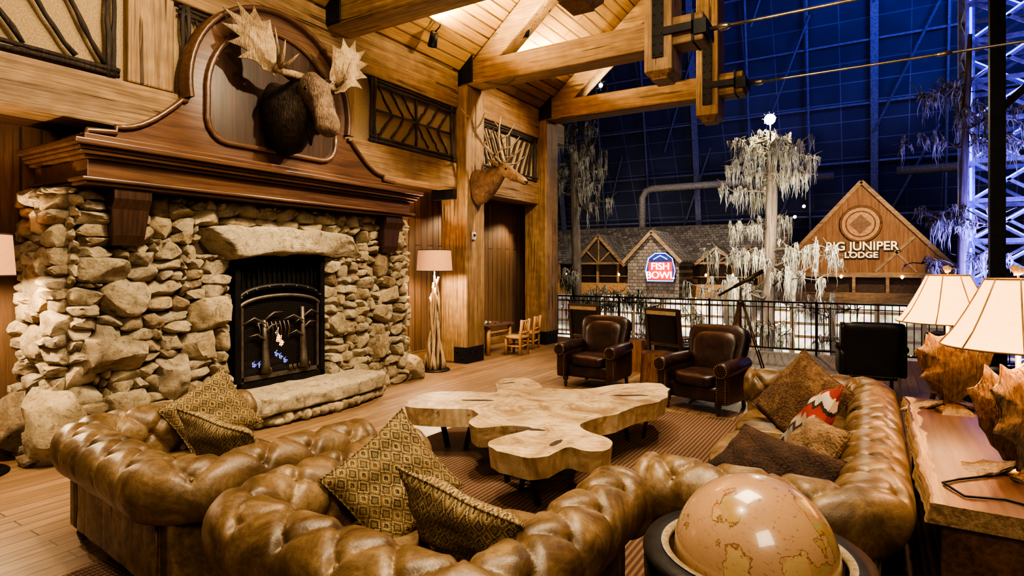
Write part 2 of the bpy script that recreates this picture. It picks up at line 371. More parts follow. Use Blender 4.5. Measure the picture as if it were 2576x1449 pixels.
for sgn in (0,1):
    def X(x): return x if sgn==0 else 1.0-x
    a=[(X(-7.6),-3,rz(-7.6)),(X(.5),-3,rz(.5)),(X(.5),13.2,rz(.5)),(X(-7.6),13.2,rz(-7.6))]
    vs=[V(p) for p in a]+[V(p)+V((0,0,th)) for p in a]
    b.add(vs,[(0,1,2,3),(4,5,6,7),(0,1,5,4),(2,3,7,6),(1,2,6,5),(0,3,7,4)],0,False)
b.obj('ceiling',M['ceil'])
tb=empty('timber_frieze')
b=MB(); b.box((-7.0,-3,3.23),(-6.6,8.8,3.72)); b.box((-7.0,9.4,3.23),(-6.6,11.9,3.72))
b.box((-7.0,-3,4.74),(-6.58,8.8,5.42)); b.box((-7.0,9.4,4.74),(-6.58,11.9,5.42)); b.box((-7.0,12.5,4.8),(-6.58,13.2,5.3))
b.obj('beams',M['timy'],tb,bevel=.025)
b=MB()
for y0,y1 in ((-.2,.3),(3.12,3.6),(5.65,6.25)): b.box((-6.98,y0,3.72),(-6.6,y1,4.74))
b.obj('studs',M['timz'],tb,bevel=.02)
b=MB(); b.box((-6.80,-3,3.72),(-6.70,11.9,4.74)); b.obj('burlap_panels',M['burlap'],tb)
def post(x0,x1,y0,y1,z1,mat='timz',foot=True,name='timber_post'):
    e=empty(name); b=MB(); b.box((x0,y0,0),(x1,y1,z1)); b.obj('post_shaft',M[mat],e,bevel=.03)
    if foot:
        b=MB(); b.box((x1-.28,y0-.012,0),(x1+.012,y1-.05,.3)); b.sq((x1-.2,y0-.02,.22),(.04,.03,.04),2,base=ICO1); b.sq((x1-.08,y0-.02,.1),(.04,.03,.04),2,base=ICO1)
        b.sq((x1+.02,y0+.15,.2),(.03,.04,.04),2,base=ICO1); b.sq((x1+.02,y0+.35,.2),(.03,.04,.04),2,base=ICO1)
        b.obj('steel_shoe',M['blacksteel'],e,bevel=.004)
    return e
e=post(-7.0,-6.4,8.8,9.4,5.15)
b=MB(); b.box((-6.39,8.95,2.3),(-6.36,9.05,2.44)); b.box((-6.362,8.97,2.36),(-6.35,9.03,2.40),1); b.obj('thermostat',[simple('white_plastic',(.6,.57,.5),.5,bst=0),M['iron']],e,bevel=.004)
b=MB(); b.box((-7.14,8.7,3.05),(-6.62,8.82,3.25)); b.obj('steel_hanger',M['blacksteel'],e)
post(-6.98,-6.4,11.9,12.5,5.15)
post(-7.44,-7.04,12.7,13.1,3.24,foot=False)
for ti,y in enumerate((5.72,8.87,11.97)):
    e=empty('roof_truss'); y1=y+.45
    b=MB(); b.box((-6.6,y,5.15),(-2.15,y1,5.58)); b.obj('tie_beam',M['timx'],e,bevel=.03)
    b=MB(); b.box((-3.03,y-.06,4.78),(-2.6,y1+.06,9.2))
    b.add([(-3.03,y-.06,4.78),(-2.6,y-.06,4.78),(-2.6,y1+.06,4.78),(-3.03,y1+.06,4.78),(-2.93,y+.04,4.68),(-2.7,y+.04,4.68),(-2.7,y1-.04,4.68),(-2.93,y1-.04,4.68)],[(7,6,5,4),(0,1,5,4),(1,2,6,5),(2,3,7,6),(3,0,4,7)],0,False)
    b.obj('hammer_post',M['timz'],e,bevel=.02)
    b=MB(); o=V((-6.5,y+.22,rz(-6.5)-.28)); b.beam(o+V((.15,0,.1)),V((.5,y+.22,rz(.5)-.28)),.36,.42); b.obj('rafter',M['timx'],e,bevel=.03)
    b=MB(); b.beam(V((-2.6,y+.22,8.3)),V((.5,y+.22,8.3)),.3,.35); b.obj('collar_tie',M['timx'],e)
    b=MB()
    b.box((-6.62,y-.03,5.2),(-6.3,y-.005,5.95)); b.box((-6.64,y-.2,5.25),(-6.6,y,5.9))
    b.box((-2.9,y-.085,4.98),(-2.72,y-.062,6.3)); b.box((-2.9,y-.09,5.30),(-2.3,y-.062,5.42))
    b.box((-2.32,y-.03,5.24),(-2.10,y1+.03,5.46)) ; b.box((-2.32,y-.03,5.15),(-2.28,y1+.02,5.6))
    for k in range(9):
        for xx in (-2.87,-2.75): b.sq((xx,y-.09,5.03+k*.15),(.035,.03,.035),2,base=ICO1)
    b.obj('steel_plates',M['blacksteel'],e,bevel=.005)
    b=MB(); yc=y+.22
    b.tube([(-2.1,yc,5.36),(-1.98,yc,5.36),(-1.95,yc,5.36),(-1.85,yc,5.36),(-1.8,yc,5.36)],[.035,.035,.06,.05,.03],10)
    b.tube([(-1.85,yc,5.36),(7.5,yc,5.36)],.024,8); b.tube([(.9,yc,5.36),(1.1,yc,5.36)],.04,8)
    b.obj('tie_rod',M['steel'],e)
def spotfix(loc,rot):
    e=empty('track_spotlight',loc,rot); b=MB(); b.lathe([(0,.12),(.06,.12),(.07,0),(.08,-.12),(.07,-.12),(.06,-.02),(0,-.02)],n=16); b.obj('can',M['blacksteel'],e)
    b=MB(); b.tube([(0,0,.1),(0,.1,.2),(0,.1,.3)],.012,6); b.obj('bracket',M['blacksteel'],e)
spotfix((-5.3,9.1,6.05),(.6,.5,0)); spotfix((-6.2,7.6,5.55),(.4,.6,0)); spotfix((-6.3,6.6,5.6),(.4,.2,0))
def branch_panel(y0,y1,z0=3.76,z1=4.7,style=0):
    e=empty('branch_panel'); b=MB(); x=-6.62
    def br(p,q,r,xx=x):
        n=7; pts=[]; r*=.85
        for i in range(n+1):
            t=i/n; pts.append((xx+R.uniform(-.008,.008),p[0]+(q[0]-p[0])*t+R.uniform(-.01,.01),p[1]+(q[1]-p[1])*t+R.uniform(-.01,.01)))
        b.tube(pts,[r*R.uniform(.8,1.25) for _ in pts],8)
    for k in (0,.06):
        br((y0-.04,z0+k*.9),(y1+.04,z0+k*.9),.03); br((y0-.04,z1-k*.9),(y1+.04,z1-k*.9),.03)
        br((y0+k,z0-.04),(y0+k,z1+.04),.03); br((y1-k,z0-.04),(y1-k,z1+.04),.03)
    a,c,d,f=y0+.09,y1-.09,z0+.09,z1-.09; ym=(a+c)/2; zm=(d+f)/2; h=(c-a)/2
    if style!=1: br((ym,d),(ym,f),.03)
    if style==0:
        br((a,zm),(c,zm),.026)
        for sg in (-1,1):
            for (zs,ze) in ((zm,f),(zm,d)):
                for k in range(1,4):
                    t=k/3.4; y_s=ym+sg*h*(t-.28)
                    br((y_s,zm),(min(max(ym+sg*(h*t+.05),a),c),ze),.020,x-.01)
    elif style==2:
        for sg in (-1,1):
            for k in range(5):
                ys=ym+sg*h*(k/5); br((ys,d),(ym+sg*min(h,h*(k/5)+.4),f),.026,x-.01)
    else:
        for k in range(6):
            ys=a+(c-a)*k/6; br((ys,f),(min(c,ys+.55),d),.028,x-.01)
    b.obj('branches',M['bark'],e)
branch_panel(.4,3.0,style=1); branch_panel(3.7,5.6,style=0); branch_panel(6.62,8.7); branch_panel(9.5,11.8,style=2)

# ---------------------------------------------------------------- fireplace
fp=empty('fireplace')
FX=-6.45; Y0,Y1=2.5,7.1; cell=.055
def pack(nx,nz,blocked,big,seed):
    r=random.Random(seed); occ=[[blocked(i,j) for j in range(nz)] for i in range(nx)]; out=[]
    def free(i,j,w,h): return i+w<=nx and j+h<=nz and all(not occ[a][c] for a in range(i,i+w) for c in range(j,j+h))
    def put(i,j,w,h):
        for a in range(i,i+w):
            for c in range(j,j+h): occ[a][c]=True
        out.append((i,j,w,h))
    for _ in range(big):
        w,h=r.randint(4,8),r.randint(4,6); i,j=r.randint(0,nx-w),r.randint(0,nz-h)
        if free(i,j,w,h): put(i,j,w,h)
    for j in range(nz):
        for i in range(nx):
            if occ[i][j]: continue
            w,h=r.choice([(4,2),(5,2),(6,2),(7,2),(5,2),(6,3),(5,3),(4,2),(4,3),(8,2),(3,2),(4,4)])
            while not free(i,j,w,h):
                if w>1 and (w>=h or h==1): w-=1
                elif h>1: h-=1
                else: break
            put(i,j,w,h)
    return out
b=MB()
nz=int(2.56/cell)
def blk(i,j):
    y=Y0+(i+.5)*cell; z=(j+.5)*cell
    if 4.08<y<5.46 and z<1.93: return True
    if 3.72<y<6.12 and 1.92<z<2.26: return True
    return False
k=0
nx=int((Y1-Y0)/cell)
for (i,j,w,h) in pack(nx,nz,blk,44,3):
    k+=1; y=Y0+(i+w/2)*cell; z=(j+h/2)*cell; dep=R.uniform(.26,.42)+(.08 if w*h>20 else 0)
    flare=.10*max(0,1-z/.7)
    X=rotm('X',R.uniform(-.11,.11))@rotm('Z',R.uniform(-.15,.15))
    b.sq((FX+.0+flare,y,z),(dep,w*cell*1.10,h*cell*1.14),R.uniform(5,10),X=X,amp=.018,fr=9,seed=k,base=ICO4 if w*h>18 else (ICO3 if w*h>3 else ICO2),cuts=8)
nx2=int(.78/cell)
for side,yy in ((0,Y0),(1,Y1)):
    for (i,j,w,h) in pack(nx2,nz,lambda i,j:False,10,9+side):
        k+=1; x=FX+.06-(i+w/2)*cell; z=(j+h/2)*cell; dep=R.uniform(.26,.42); flare=.12*max(0,1-z/.7)*(1 if side else -1)
        b.sq((x,yy+flare,z),(w*cell*1.10,dep,h*cell*1.14),R.uniform(5,10),amp=.018,fr=9,seed=k,base=ICO4 if w*h>18 else (ICO3 if w*h>3 else ICO2),X=rotm('Y',R.uniform(-.1,.1)),cuts=8)
for (x,y,z,s) in ((-6.38,2.44,.33,(.42,.46,.74)),(-6.95,2.30,.3,(.46,.36,.62)),(-6.35,2.85,.95,(.35,.6,.33)),(-6.36,2.98,.42,(.34,.46,.3)),(-6.4,7.12,.2,(.5,.5,.4)),(-6.38,3.45,.6,(.4,.36,.5))):
    k+=1; b.sq((x,y,z),s,9,amp=.03,fr=6,seed=k,cuts=9)
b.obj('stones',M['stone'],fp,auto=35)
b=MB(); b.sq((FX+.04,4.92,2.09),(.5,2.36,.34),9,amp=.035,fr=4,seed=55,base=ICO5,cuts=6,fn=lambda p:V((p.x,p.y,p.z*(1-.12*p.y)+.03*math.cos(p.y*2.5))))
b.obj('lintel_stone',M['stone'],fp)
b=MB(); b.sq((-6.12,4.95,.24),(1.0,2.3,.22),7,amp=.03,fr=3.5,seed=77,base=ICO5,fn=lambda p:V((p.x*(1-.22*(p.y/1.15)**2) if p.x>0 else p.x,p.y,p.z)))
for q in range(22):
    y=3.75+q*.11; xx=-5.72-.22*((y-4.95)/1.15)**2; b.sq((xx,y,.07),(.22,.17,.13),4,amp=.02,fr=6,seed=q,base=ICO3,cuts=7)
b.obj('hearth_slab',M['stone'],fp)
b=MB(); b.box((-7.12,Y0+.04,.0),(FX,4.1,2.55)); b.box((-7.12,5.44,.0),(FX,Y1-.04,2.55)); b.box((-7.12,4.1,1.9),(FX,5.44,2.55)); b.box((-7.12,4.1,0),(FX,5.44,.3)); b.box((-7.5,Y0+.4,0),(-7.12,Y1-.3,3.2)); b.obj('core',M['mortar'],fp)
b=MB()
for z0,z1,x,ex in ((2.55,2.585,-6.10,-.02),(2.585,2.62,-6.07,.01),(2.62,2.79,-6.13,-.05),(2.79,2.825,-6.08,0),(2.825,2.86,-6.04,.04),(2.86,2.895,-6.02,.06),(2.895,2.95,-5.98,.1)):
    b.box((-7.25,2.5-ex,z0),(x,7.0+ex,z1))
b.obj('mantel_shelf',M['mah'],fp,bevel=.012)
cY=4.8
def half_profile():
    pts=[]
    for i in range(17):
        a=rad(90-i*100/16); pts.append((1.12*math.cos(a),3.86+1.10*math.sin(a)))
    pts+=[(1.16,3.60),(1.22,3.60),(1.25,3.56)]
    for i in range(1,9):
        a=i/8; pts.append((1.25+.62*a, 3.56-.38*math.sin(a*math.pi/2)))
    pts+=[(1.87,3.12),(2.12,3.10),(2.14,3.03)]
    return pts
hp=half_profile()
poly=[(cY+dy,z) for dy,z in hp]+[(cY+2.14,2.95),(cY-2.14,2.95)]+[(cY-dy,z) for dy,z in reversed(hp[1:])]
b=MB(); b.prism(poly,lambda p,s:V((-6.57+s*.12,p[0],p[1])))
inn=[]
for i in range(25):
    a=rad(-5+i*190/24); inn.append((.93*math.cos(a),3.80+.93*math.sin(a)))
r_=.25
for i in range(5): a=rad(180+i*22.5); inn.append((-.93+r_+r_*math.cos(a),3.32+r_+r_*math.sin(a)-.08))
for i in range(5): a=rad(270+i*22.5); inn.append((.93-r_+r_*math.cos(a),3.32+r_+r_*math.sin(a)-.08))
b.obj('overmantel_panel',M['mah'],fp,bevel=.01,fix=True)
b=MB()
ring=[V((-6.43,cY+p[0],p[1])) for p in inn]; b.tube(ring+[ring[0]],.035,8)
arc=[V((-6.40,cY+q*dy,z)) for q,dy,z in [(-1,dy,z) for dy,z in reversed(hp[:17])]+[(1,dy,z) for dy,z in hp[1:17]]]
n=len(arc); vs=[]
for i,p in enumerate(arc):
    c=V((-6.40,cY,3.86)); d=(p-c).normalized()
    for x,o in ((-6.57,.0),(-6.38,0),(-6.36,.03),(-6.38,.06),(-6.57,.06)): vs.append(V((x,p.y+d.y*o,p.z+d.z*o)))
b.add(vs,[(i*5+j,i*5+j+1,(i+1)*5+j+1,(i+1)*5+j) for i in range(n-1) for j in range(4)],0,True)
for sg in (-1,1):
    pts=[V((-6.43,cY+sg*dy,z+.01)) for dy,z in hp[17:]]; b.tube(pts,.03,6)
b.obj('overmantel_moulding',M['mah'],fp)
b=MB(); b.prism([(cY+p[0]*.97,3.7+(p[1]-3.7)*.97) for p in inn],lambda p,s:V((-6.452+s*.012,p[0],p[1]))); b.obj('overmantel_field',M['mahdark'],fp,fix=True)
b=MB()
for z0,z1,ex in ((2.95,2.99,2.3),(2.99,3.05,2.22)): b.box((-6.75,cY-ex,z0),(-6.25,cY+ex,z1))
b.obj('mantel_step',M['mah'],fp,bevel=.012)
for y in (2.95,6.6):
    b=MB(); pr=[(-6.5,2.55),(-6.13,2.55),(-6.13,2.45),(-6.18,2.35),(-6.2,2.1),(-6.24,2.0),(-6.5,2.0)]
    b.prism(pr,lambda p,s:V((p[0],y-(.17 if p[1]>2.3 else .14)+s*2*(.17 if p[1]>2.3 else .14),p[1]))); b.obj('corbel',M['mahdark'],fp,bevel=.01,fix=True)
b=MB(); fy0,fy1=4.13,5.43
b.box((-6.42,fy0,.34),(-6.3,fy0+.07,1.92)); b.box((-6.42,fy1-.07,.34),(-6.3,fy1,1.92)); b.box((-6.42,fy0,1.85),(-6.3,fy1,1.92)); b.box((-6.42,fy0,.34),(-6.3,fy1,.42))
b.box((-6.40,fy0,1.38),(-6.38,fy1,1.86))
for q in range(16): yy=fy0+.12+q*.071; b.box((-6.385,yy,1.56),(-6.355,yy+.02,1.83))
yc=(fy0+fy1)/2
def arch(z0,rise,r,x,m=0):
    pts=[(x,yc+(fy1-fy0-.14)/2*math.cos(math.pi*i/16),z0+rise*math.sin(math.pi*i/16)) for i in range(17)]; b.tube(pts,r,8,m)
arch(1.40,.16,.035,-6.34); arch(1.30,.14,.022,-6.33,1)
for q in range(9): a=math.pi*(q+.5)/9; b.sq((-6.30,yc+.58*math.cos(a),1.40+.16*math.sin(a)),(.03,.03,.03),2,1,base=ICO1)
for sg in (-1,1): b.beam((-6.33,yc+sg*.55,.42),(-6.33,yc+sg*.55,1.31),.03,.03,1)
b.beam((-6.33,yc-.57,.46),(-6.33,yc+.57,.46),.03,.05,1)
for sg,h in ((-1,1.15),(1,1.28)):
    y=yc+sg*.28+.03; b.tube([(-6.32,y,.5),(-6.32,y+.01,.62),(-6.32,y,.9),(-6.32,y-.01,h)],[.08,.05,.035,.025],6,1)
    for dz,dy in ((.9,-.22),(1.0,.2),(1.1,-.3),(1.15,.25),(1.05,-.12)):
        b.tube([(-6.31,y,dz),(-6.31,y+dy*.5,dz+.08),(-6.31,y+dy,dz+.06+R.uniform(-.05,.05))],[.02,.014,.006],5,1)
    for q in range(6): yy=yc+R.uniform(-.45,.45); b.tube([(-6.31,yy,.5),(-6.31,yy,.56)],[.02,.002],5,1)
for q in range(8):
    yy=yc-.35+q*.06; b.tube([(-6.31,yy,1.12),(-6.31,yy+.03,1.02),(-6.31,yy+.01,.92+R.uniform(-.05,.05))],[.01,.008,.003],4,1)
b.obj('fire_screen_frame',[M['iron'],M['pewter']],fp)
m,nt,bb=newmat('wire_mesh'); tc=mapping(nt,(1,1,1)); sx=nt.nodes.new('ShaderNodeSeparateXYZ'); nt.links.new(tc,sx.inputs[0])
g=mth(nt,'MAXIMUM',mth(nt,'LESS_THAN',mth(nt,'FRACT',mth(nt,'MULTIPLY',sx.outputs[1],45)),.40),mth(nt,'LESS_THAN',mth(nt,'FRACT',mth(nt,'MULTIPLY',sx.outputs[2],45)),.40))
nt.links.new(g,bb.inputs['Alpha']); bb.inputs['Base Color'].default_value=(.03,.026,.022,1); bb.inputs['Metallic'].default_value=.6; bb.inputs['Roughness'].default_value=.5
b=MB(); pl=[(yc-.56,.42),(yc+.56,.42)]+[(yc+.56*math.cos(math.pi*i/12),1.30+.14*math.sin(math.pi*i/12)) for i in range(13)]
b.add([(-6.36,p[0],p[1]) for p in pl],[tuple(range(len(pl)))],0,False); b.obj('screen_mesh',m,fp)
b=MB(); b.box((-7.1,4.14,.3),(-6.5,4.16,1.9)); b.box((-7.1,5.38,.3),(-6.5,5.40,1.9)); b.box((-7.09,4.14,.3),(-7.06,5.40,1.9)); b.box((-7.1,4.14,.3),(-6.4,5.4,.34))
b.obj('firebox_lining',simple('soot',(.02,.016,.013),.9),fp)
b=MB()
for (y,z,r,a) in ((4.55,.42,.06,.2),(4.9,.42,.07,-.2),(4.75,.53,.05,.1)): b.tube([(-6.85+a*.3,y-.3,z),(-6.7,y,z+.02),(-6.65-a*.3,y+.3,z+.03)],[r,r*1.1,r*.9],8)
b.obj('gas_logs',M['bark'],fp)
def flame(y,z,h,mt,w=1):
    b=MB(); b.tube([(-6.5,y,z),(-6.5,y+.02,z+h*.3),(-6.5,y-.01,z+h*.65),(-6.5,y+.02,z+h)],[.02*w,.03*w,.015*w,.002],8); b.obj('flame',mt,fp)
fo=emis('flame_orange',(1,.35,.08),12); fb=emis('flame_blue',(.12,.15,1),4)
flame(4.84,.84,.18,fo); flame(4.89,.78,.14,fo,.9)
for y,z in ((4.50,.56),(4.58,.55),(4.66,.56),(4.82,.66),(4.88,.62),(4.95,.56)): flame(y,z,.07,fb,.8)

# ---------------------------------------------------------------- moose
def tine(b,p,q,r,m=0,bend=(0,0,0)):
    p=V(p);q=V(q);mid=(p+q)/2+V(bend); b.tube([p,p.lerp(mid,.5)+V(bend)*.2,mid,mid.lerp(q,.6),q],[r,r*.85,r*.7,r*.45,r*.08],8,m)
mo=empty('moose_head_mount',(-6.43,4.84,3.74)); mo.scale=(1.1,1.1,1.1)
b=MB()
b.loft([((-.0,0,-.08),.27,.40),((.12,0,-.07),.30,.42),((.26,0,-.01),.27,.36),((.38,0,.08),.22,.28),((.48,0,.17),.17,.20),((.57,0,.19),.135,.165)],n=32,amp=.05,fr=9)
b.obj('neck',M['moose'],mo)
b=MB()
b.loft([((.44,0,.22),.12,.13),((.52,0,.22),.17,.17),((.60,0,.15),.16,.17),((.665,0,.04),.13,.15),((.715,0,-.07),.115,.13),((.76,0,-.17),.13,.135),((.795,0,-.25),.14,.125),((.815,0,-.31),.12,.095),((.825,0,-.345),.06,.05)],n=28,amp=.012,fr=14)
b.sq((.60,0,-.22),(.12,.14,.18),2.2,1,amp=.02,fr=9,base=ICO3)
b.loft([((.5,0,-.02),.06,.08),((.52,0,-.15),.05,.06),((.52,0,-.3),.035,.04),((.51,0,-.42),.01,.012)],lat=(0,1,0),n=12,m=1,amp=.02)
for sg in (-1,1):
    b.loft([((.45,sg*.12,.26),.03,.04),((.44,sg*.20,.31),.055,.03),((.43,sg*.29,.36),.06,.02),((.42,sg*.38,.40),.012,.006)],lat=(.6,0,.8),n=12,m=1)
    b.sq((.61,sg*.15,.16),(.05,.035,.05),2,2,base=ICO2)
    b.sq((.86,sg*.07,-.24),(.02,.04,.055),2,2,base=ICO2)
    b.sq((.58,sg*.12,.23),(.10,.07,.06),2,0,base=ICO2)
b.obj('head',[M['moosef'],M['moose'],M['eye']],mo)
b=MB()
PO=[(-.05,.03),(.03,-.07),(.14,-.05),(.22,.02),(.38,.0),(.28,.11),(.46,.16),(.34,.25),(.50,.37),(.35,.39),(.47,.58),(.31,.51),(.33,.72),(.22,.56),(.16,.73),(.11,.54),(.01,.62),(.0,.40),(-.04,.2)]
for sg,fx in ((-1,-.45),(1,.35)):
    b.tube([(.50,sg*.09,.31),(.48,sg*.20,.32),(.47,sg*.32,.31),(.45,sg*.42,.35)],[.045,.04,.036,.055],10)
    ox=V((.45,sg*.38,.32)); xd=V((fx,sg*.92,.22)).normalized(); yd=V((-.12,sg*.08 if sg>0 else -.02,1)).normalized(); nn_=xd.cross(yd)*(1 if sg>0 else -1)
    b.palm(PO,(.14,.24),lambda x,y,o,ox=ox,xd=xd,yd=yd,n_=nn_: ox+xd*x*1.02+yd*y*.92+n_*(o-.7*(x-.12)**2-.3*(y-.2)**2),.022,ribk=.6)
    for q,w in (((.66,.44,.58),.03),((.72,.32,.46),.026),((.60,.52,.70),.022)): tine(b,(.46,sg*.38,.34),(q[0],sg*q[1],q[2]),w,bend=(.05,sg*.02,-.03))
b.obj('antlers',M['antler'],mo)
# ---------------------------------------------------------------- elk
el=empty('elk_head_mount',(-6.395,9.1,3.40))
b=MB()
b.loft([((-.0,0,-.12),.20,.34),((.10,0,-.10),.21,.34),((.26,0,-.03),.18,.27),((.42,0,.07),.145,.20),((.54,0,.15),.115,.155),((.62,0,.17),.10,.13)],n=28,amp=.03,fr=9)
b.obj('neck',M['elkd'],el)
b=MB()
b.loft([((.52,0,.17),.08,.10),((.60,0,.18),.11,.125),((.70,0,.13),.10,.12),((.80,0,.07),.075,.095),((.92,0,.00),.06,.075),((1.02,0,-.06),.06,.07),((1.08,0,-.10),.05,.055),((1.11,0,-.12),.025,.025)],n=26,amp=.006)
for sg in (-1,1):
    b.loft([((.56,sg*.08,.22),.02,.03),((.54,sg*.16,.27),.045,.02),((.51,sg*.24,.30),.045,.015),((.48,sg*.31,.32),.008,.005)],lat=(.8,0,.5),n=12)
    b.sq((.72,sg*.092,.16),(.045,.03,.045),2,1,base=ICO2); b.sq((1.09,sg*.04,-.09),(.03,.025,.025),2,1,base=ICO2)
b.sq((1.10,0,-.10),(.05,.08,.06),2,1,base=ICO2)
b.obj('head',[M['elk'],M['eye']],el)
b=MB()
for sg in (-1,1):
    P=[(.60,sg*.06,.28),(.50,sg*.16,.42),(.36,sg*.30,.62),(.24,sg*.42,.85),(.22,sg*.46,1.08),(.28,sg*.44,1.30)]
    b.tube(P,[.034,.03,.028,.025,.02,.006],10)
    for i,q in ((0,(.95,sg*.20,.42)),(1,(.85,sg*.30,.62)),(2,(.70,sg*.44,.85)),(3,(.55,sg*.5,1.12)),(4,(.02,sg*.55,1.28))):
        tine(b,P[i],q,.022,bend=(.03,sg*.02,-.06))
b.obj('antlers',fur('elk_antler',(.16,.10,.055),(.38,.27,.15),(.58,.45,.29),5),el)

# ---------------------------------------------------------------- chesterfields
def chesterfield(name,W,D,loc,rz_,nc):
    e=empty(name,loc,(0,0,rz_)); b=MB(); hw=W/2-.19; yf=D/2-.04; yb=-D/2+.19; Rc=.17; ds=.012
    path=[]
    L=yf-(yb+Rc); n=int(L/ds)
    for i in range(n): path.append((V((-hw,yf-L*i/n)),V((-1,0))))
    na=24
    for i in range(na): a=math.pi+math.pi/2*i/na; d=V((math.cos(a),math.sin(a))); path.append((V((-hw+Rc,yb+Rc))+d*Rc,d))
    L2=2*(hw-Rc); n2=int(L2/ds)
    for i in range(n2): path.append((V((-hw+Rc+L2*i/n2,yb)),V((0,-1))))
    for i in range(na): a=-math.pi/2+math.pi/2*i/na; d=V((math.cos(a),math.sin(a))); path.append((V((hw-Rc,yb+Rc))+d*Rc,d))
    for i in range(n+1): path.append((V((hw,yb+Rc+L*i/n)),V((1,0))))
    S=[0]
    for i in range(1,len(path)): S.append(S[-1]+max((path[i][0]-path[i-1][0]).length,.012))
    T=S[-1]; na_=max(3,round(T/.30)); a_=T/na_; b_=.34
    prof=[]
    for i in range(14): prof.append((-.10,.40+i*.0165,-1,0))
    r=.15; cn,cz=.05,.61
    for i in range(1,66): a=rad(180-i*3.5); prof.append((cn+r*math.cos(a),cz+r*math.sin(a),math.cos(a),math.sin(a)))
    prof+=[(.085,.50,1,-.3),(.07,.46,1,0),(.07,.3,1,0),(.07,.12,1,0)]
    tl=[0]
    for i in range(1,len(prof)): tl.append(tl[-1]+math.hypot(prof[i][0]-prof[i-1][0],prof[i][1]-prof[i-1][1]))
    t0=.05; tend=t0+b_*1.5
    vs=[]
    def disp(s,t):
        s2=s+.008*noise.noise(V((s*5,t*5,rz_))); t2=t+.008*noise.noise(V((s*5,t*5,5+rz_)))
        u=(s2/a_+(t2-t0)/b_); v=(s2/a_-(t2-t0)/b_)
        su=min(1,abs(math.sin(math.pi*u))/.6); sv=min(1,abs(math.sin(math.pi*v))/.6)
        h=(su*sv)**.45
        ph=math.pi*(s2/a_+.5)
        hp_=min(1,abs(math.sin(ph))/.45)**.5
        w=min(1,max(0,(tend+.01-t)/.03)); w=w*w*(3-2*w)
        fade=min(1,max(0,(tend+.17-t)/.15))
        hh=h*w+(.25+.7*hp_)*(1-w)
        du=u-round(u); dv=v-round(v); pit=math.exp(-((du*du+dv*dv))/.012) if t<tend+.05 else 0
        return (.036*hh-.024*pit)*(.2+.8*fade)
    for (p,nrm),s in zip(path,S):
        ef=max(0,min(1,s/.06,(T-s)/.06))
        for (nn,z,a,c),t in zip(prof,tl):
            h=disp(s,t)*(.35+.65*ef); q=p+nrm*(nn+a*h); z2=z+c*h
            w_=noise.noise(V((q.x*6+rz_,q.y*6,z2*6)))*.006
            vs.append(V((q.x+nrm.x*a*w_,q.y+nrm.y*a*w_,z2+c*w_)))
    m_=len(prof)
    b.add(vs,[(i*m_+j,i*m_+j+1,(i+1)*m_+j+1,(i+1)*m_+j) for i in range(len(path)-1) for j in range(m_-1)],0,True)
    for ri in range(0,4):
        t=t0+ri*b_/2
        s=(ri%2)*a_/2
        while s<T:
            if .05<s<T-.05:
                i=min(range(len(S)),key=lambda q:abs(S[q]-s)); j=min(range(m_),key=lambda q:abs(tl[q]-t))
                b.sq(vs[i*m_+j],(.032,.032,.032),2,0,base=ICO2)
            s+=a_
    for sg in (-1,1):
        c=V((sg*(hw+.05),yf+.005,.61))
        def ffn(p):
            if p.y>0:
                r0=math.hypot(p.x,p.z); an=math.atan2(p.z,p.x); p=V((p.x,p.y-.045*math.exp(-r0*r0/.0012)-.014*(1-abs(math.sin(an*3.5)))**3*min(1,r0/.05),p.z))
            return p
        b.sq(c,(.36,.15,.36),2.3,0,base=ICO4,fn=ffn); b.sq(c+V((0,.035,0)),(.034,.025,.034),2,0,base=ICO2)
        b.sq((sg*(hw-.01),yf-.02,.33),(.19,.10,.56),6,0,base=ICO3)
    b.box((-hw-.06,yb-.06,.1),(-hw+.08,yf-.03,.5)); b.box((hw-.08,yb-.06,.1),(hw+.06,yf-.03,.5)); b.box((-hw,yb-.06,.1),(hw,yb+.08,.5))
    b.sq((0,(yf+yb)/2+.02,.22),(2*hw-.05,yf-yb-.0,.24),10)
    cw=(2*hw-.22)/nc
    for i in range(nc):
        b.sq((-hw+.11+cw*(i+.5),(yf+yb)/2+.06,.395),(cw*1.0,yf-yb-.14,.17),6,amp=.01,fr=2,seed=i)
    for x in [-hw+.1+i*(2*hw-.2)/4 for i in range(5)]: b.tube([(x,yb-.071,.12),(x,yb-.071,.46)],.006,5)
    b.obj('upholstery',M['leather'],e)
    b=MB()
    for x in (-hw,hw):
        for y in (yb,yf-.06): b.lathe([(0,0),(.03,0),(.045,.05),(.03,.09),(.05,.12)],(x,y,0),12)
    b.obj('bun_feet',M['mahdark'],e); return e
chesterfield('chesterfield_loveseat',1.78,1.32,(-3.68,2.22,0.012),rad(-6),2)
chesterfield('chesterfield_loveseat',1.66,1.40,(-1.78,2.12,0.012),rad(0),2)
chesterfield('chesterfield_sofa',3.40,1.20,(-.46,4.62,0.012),rad(90),3)
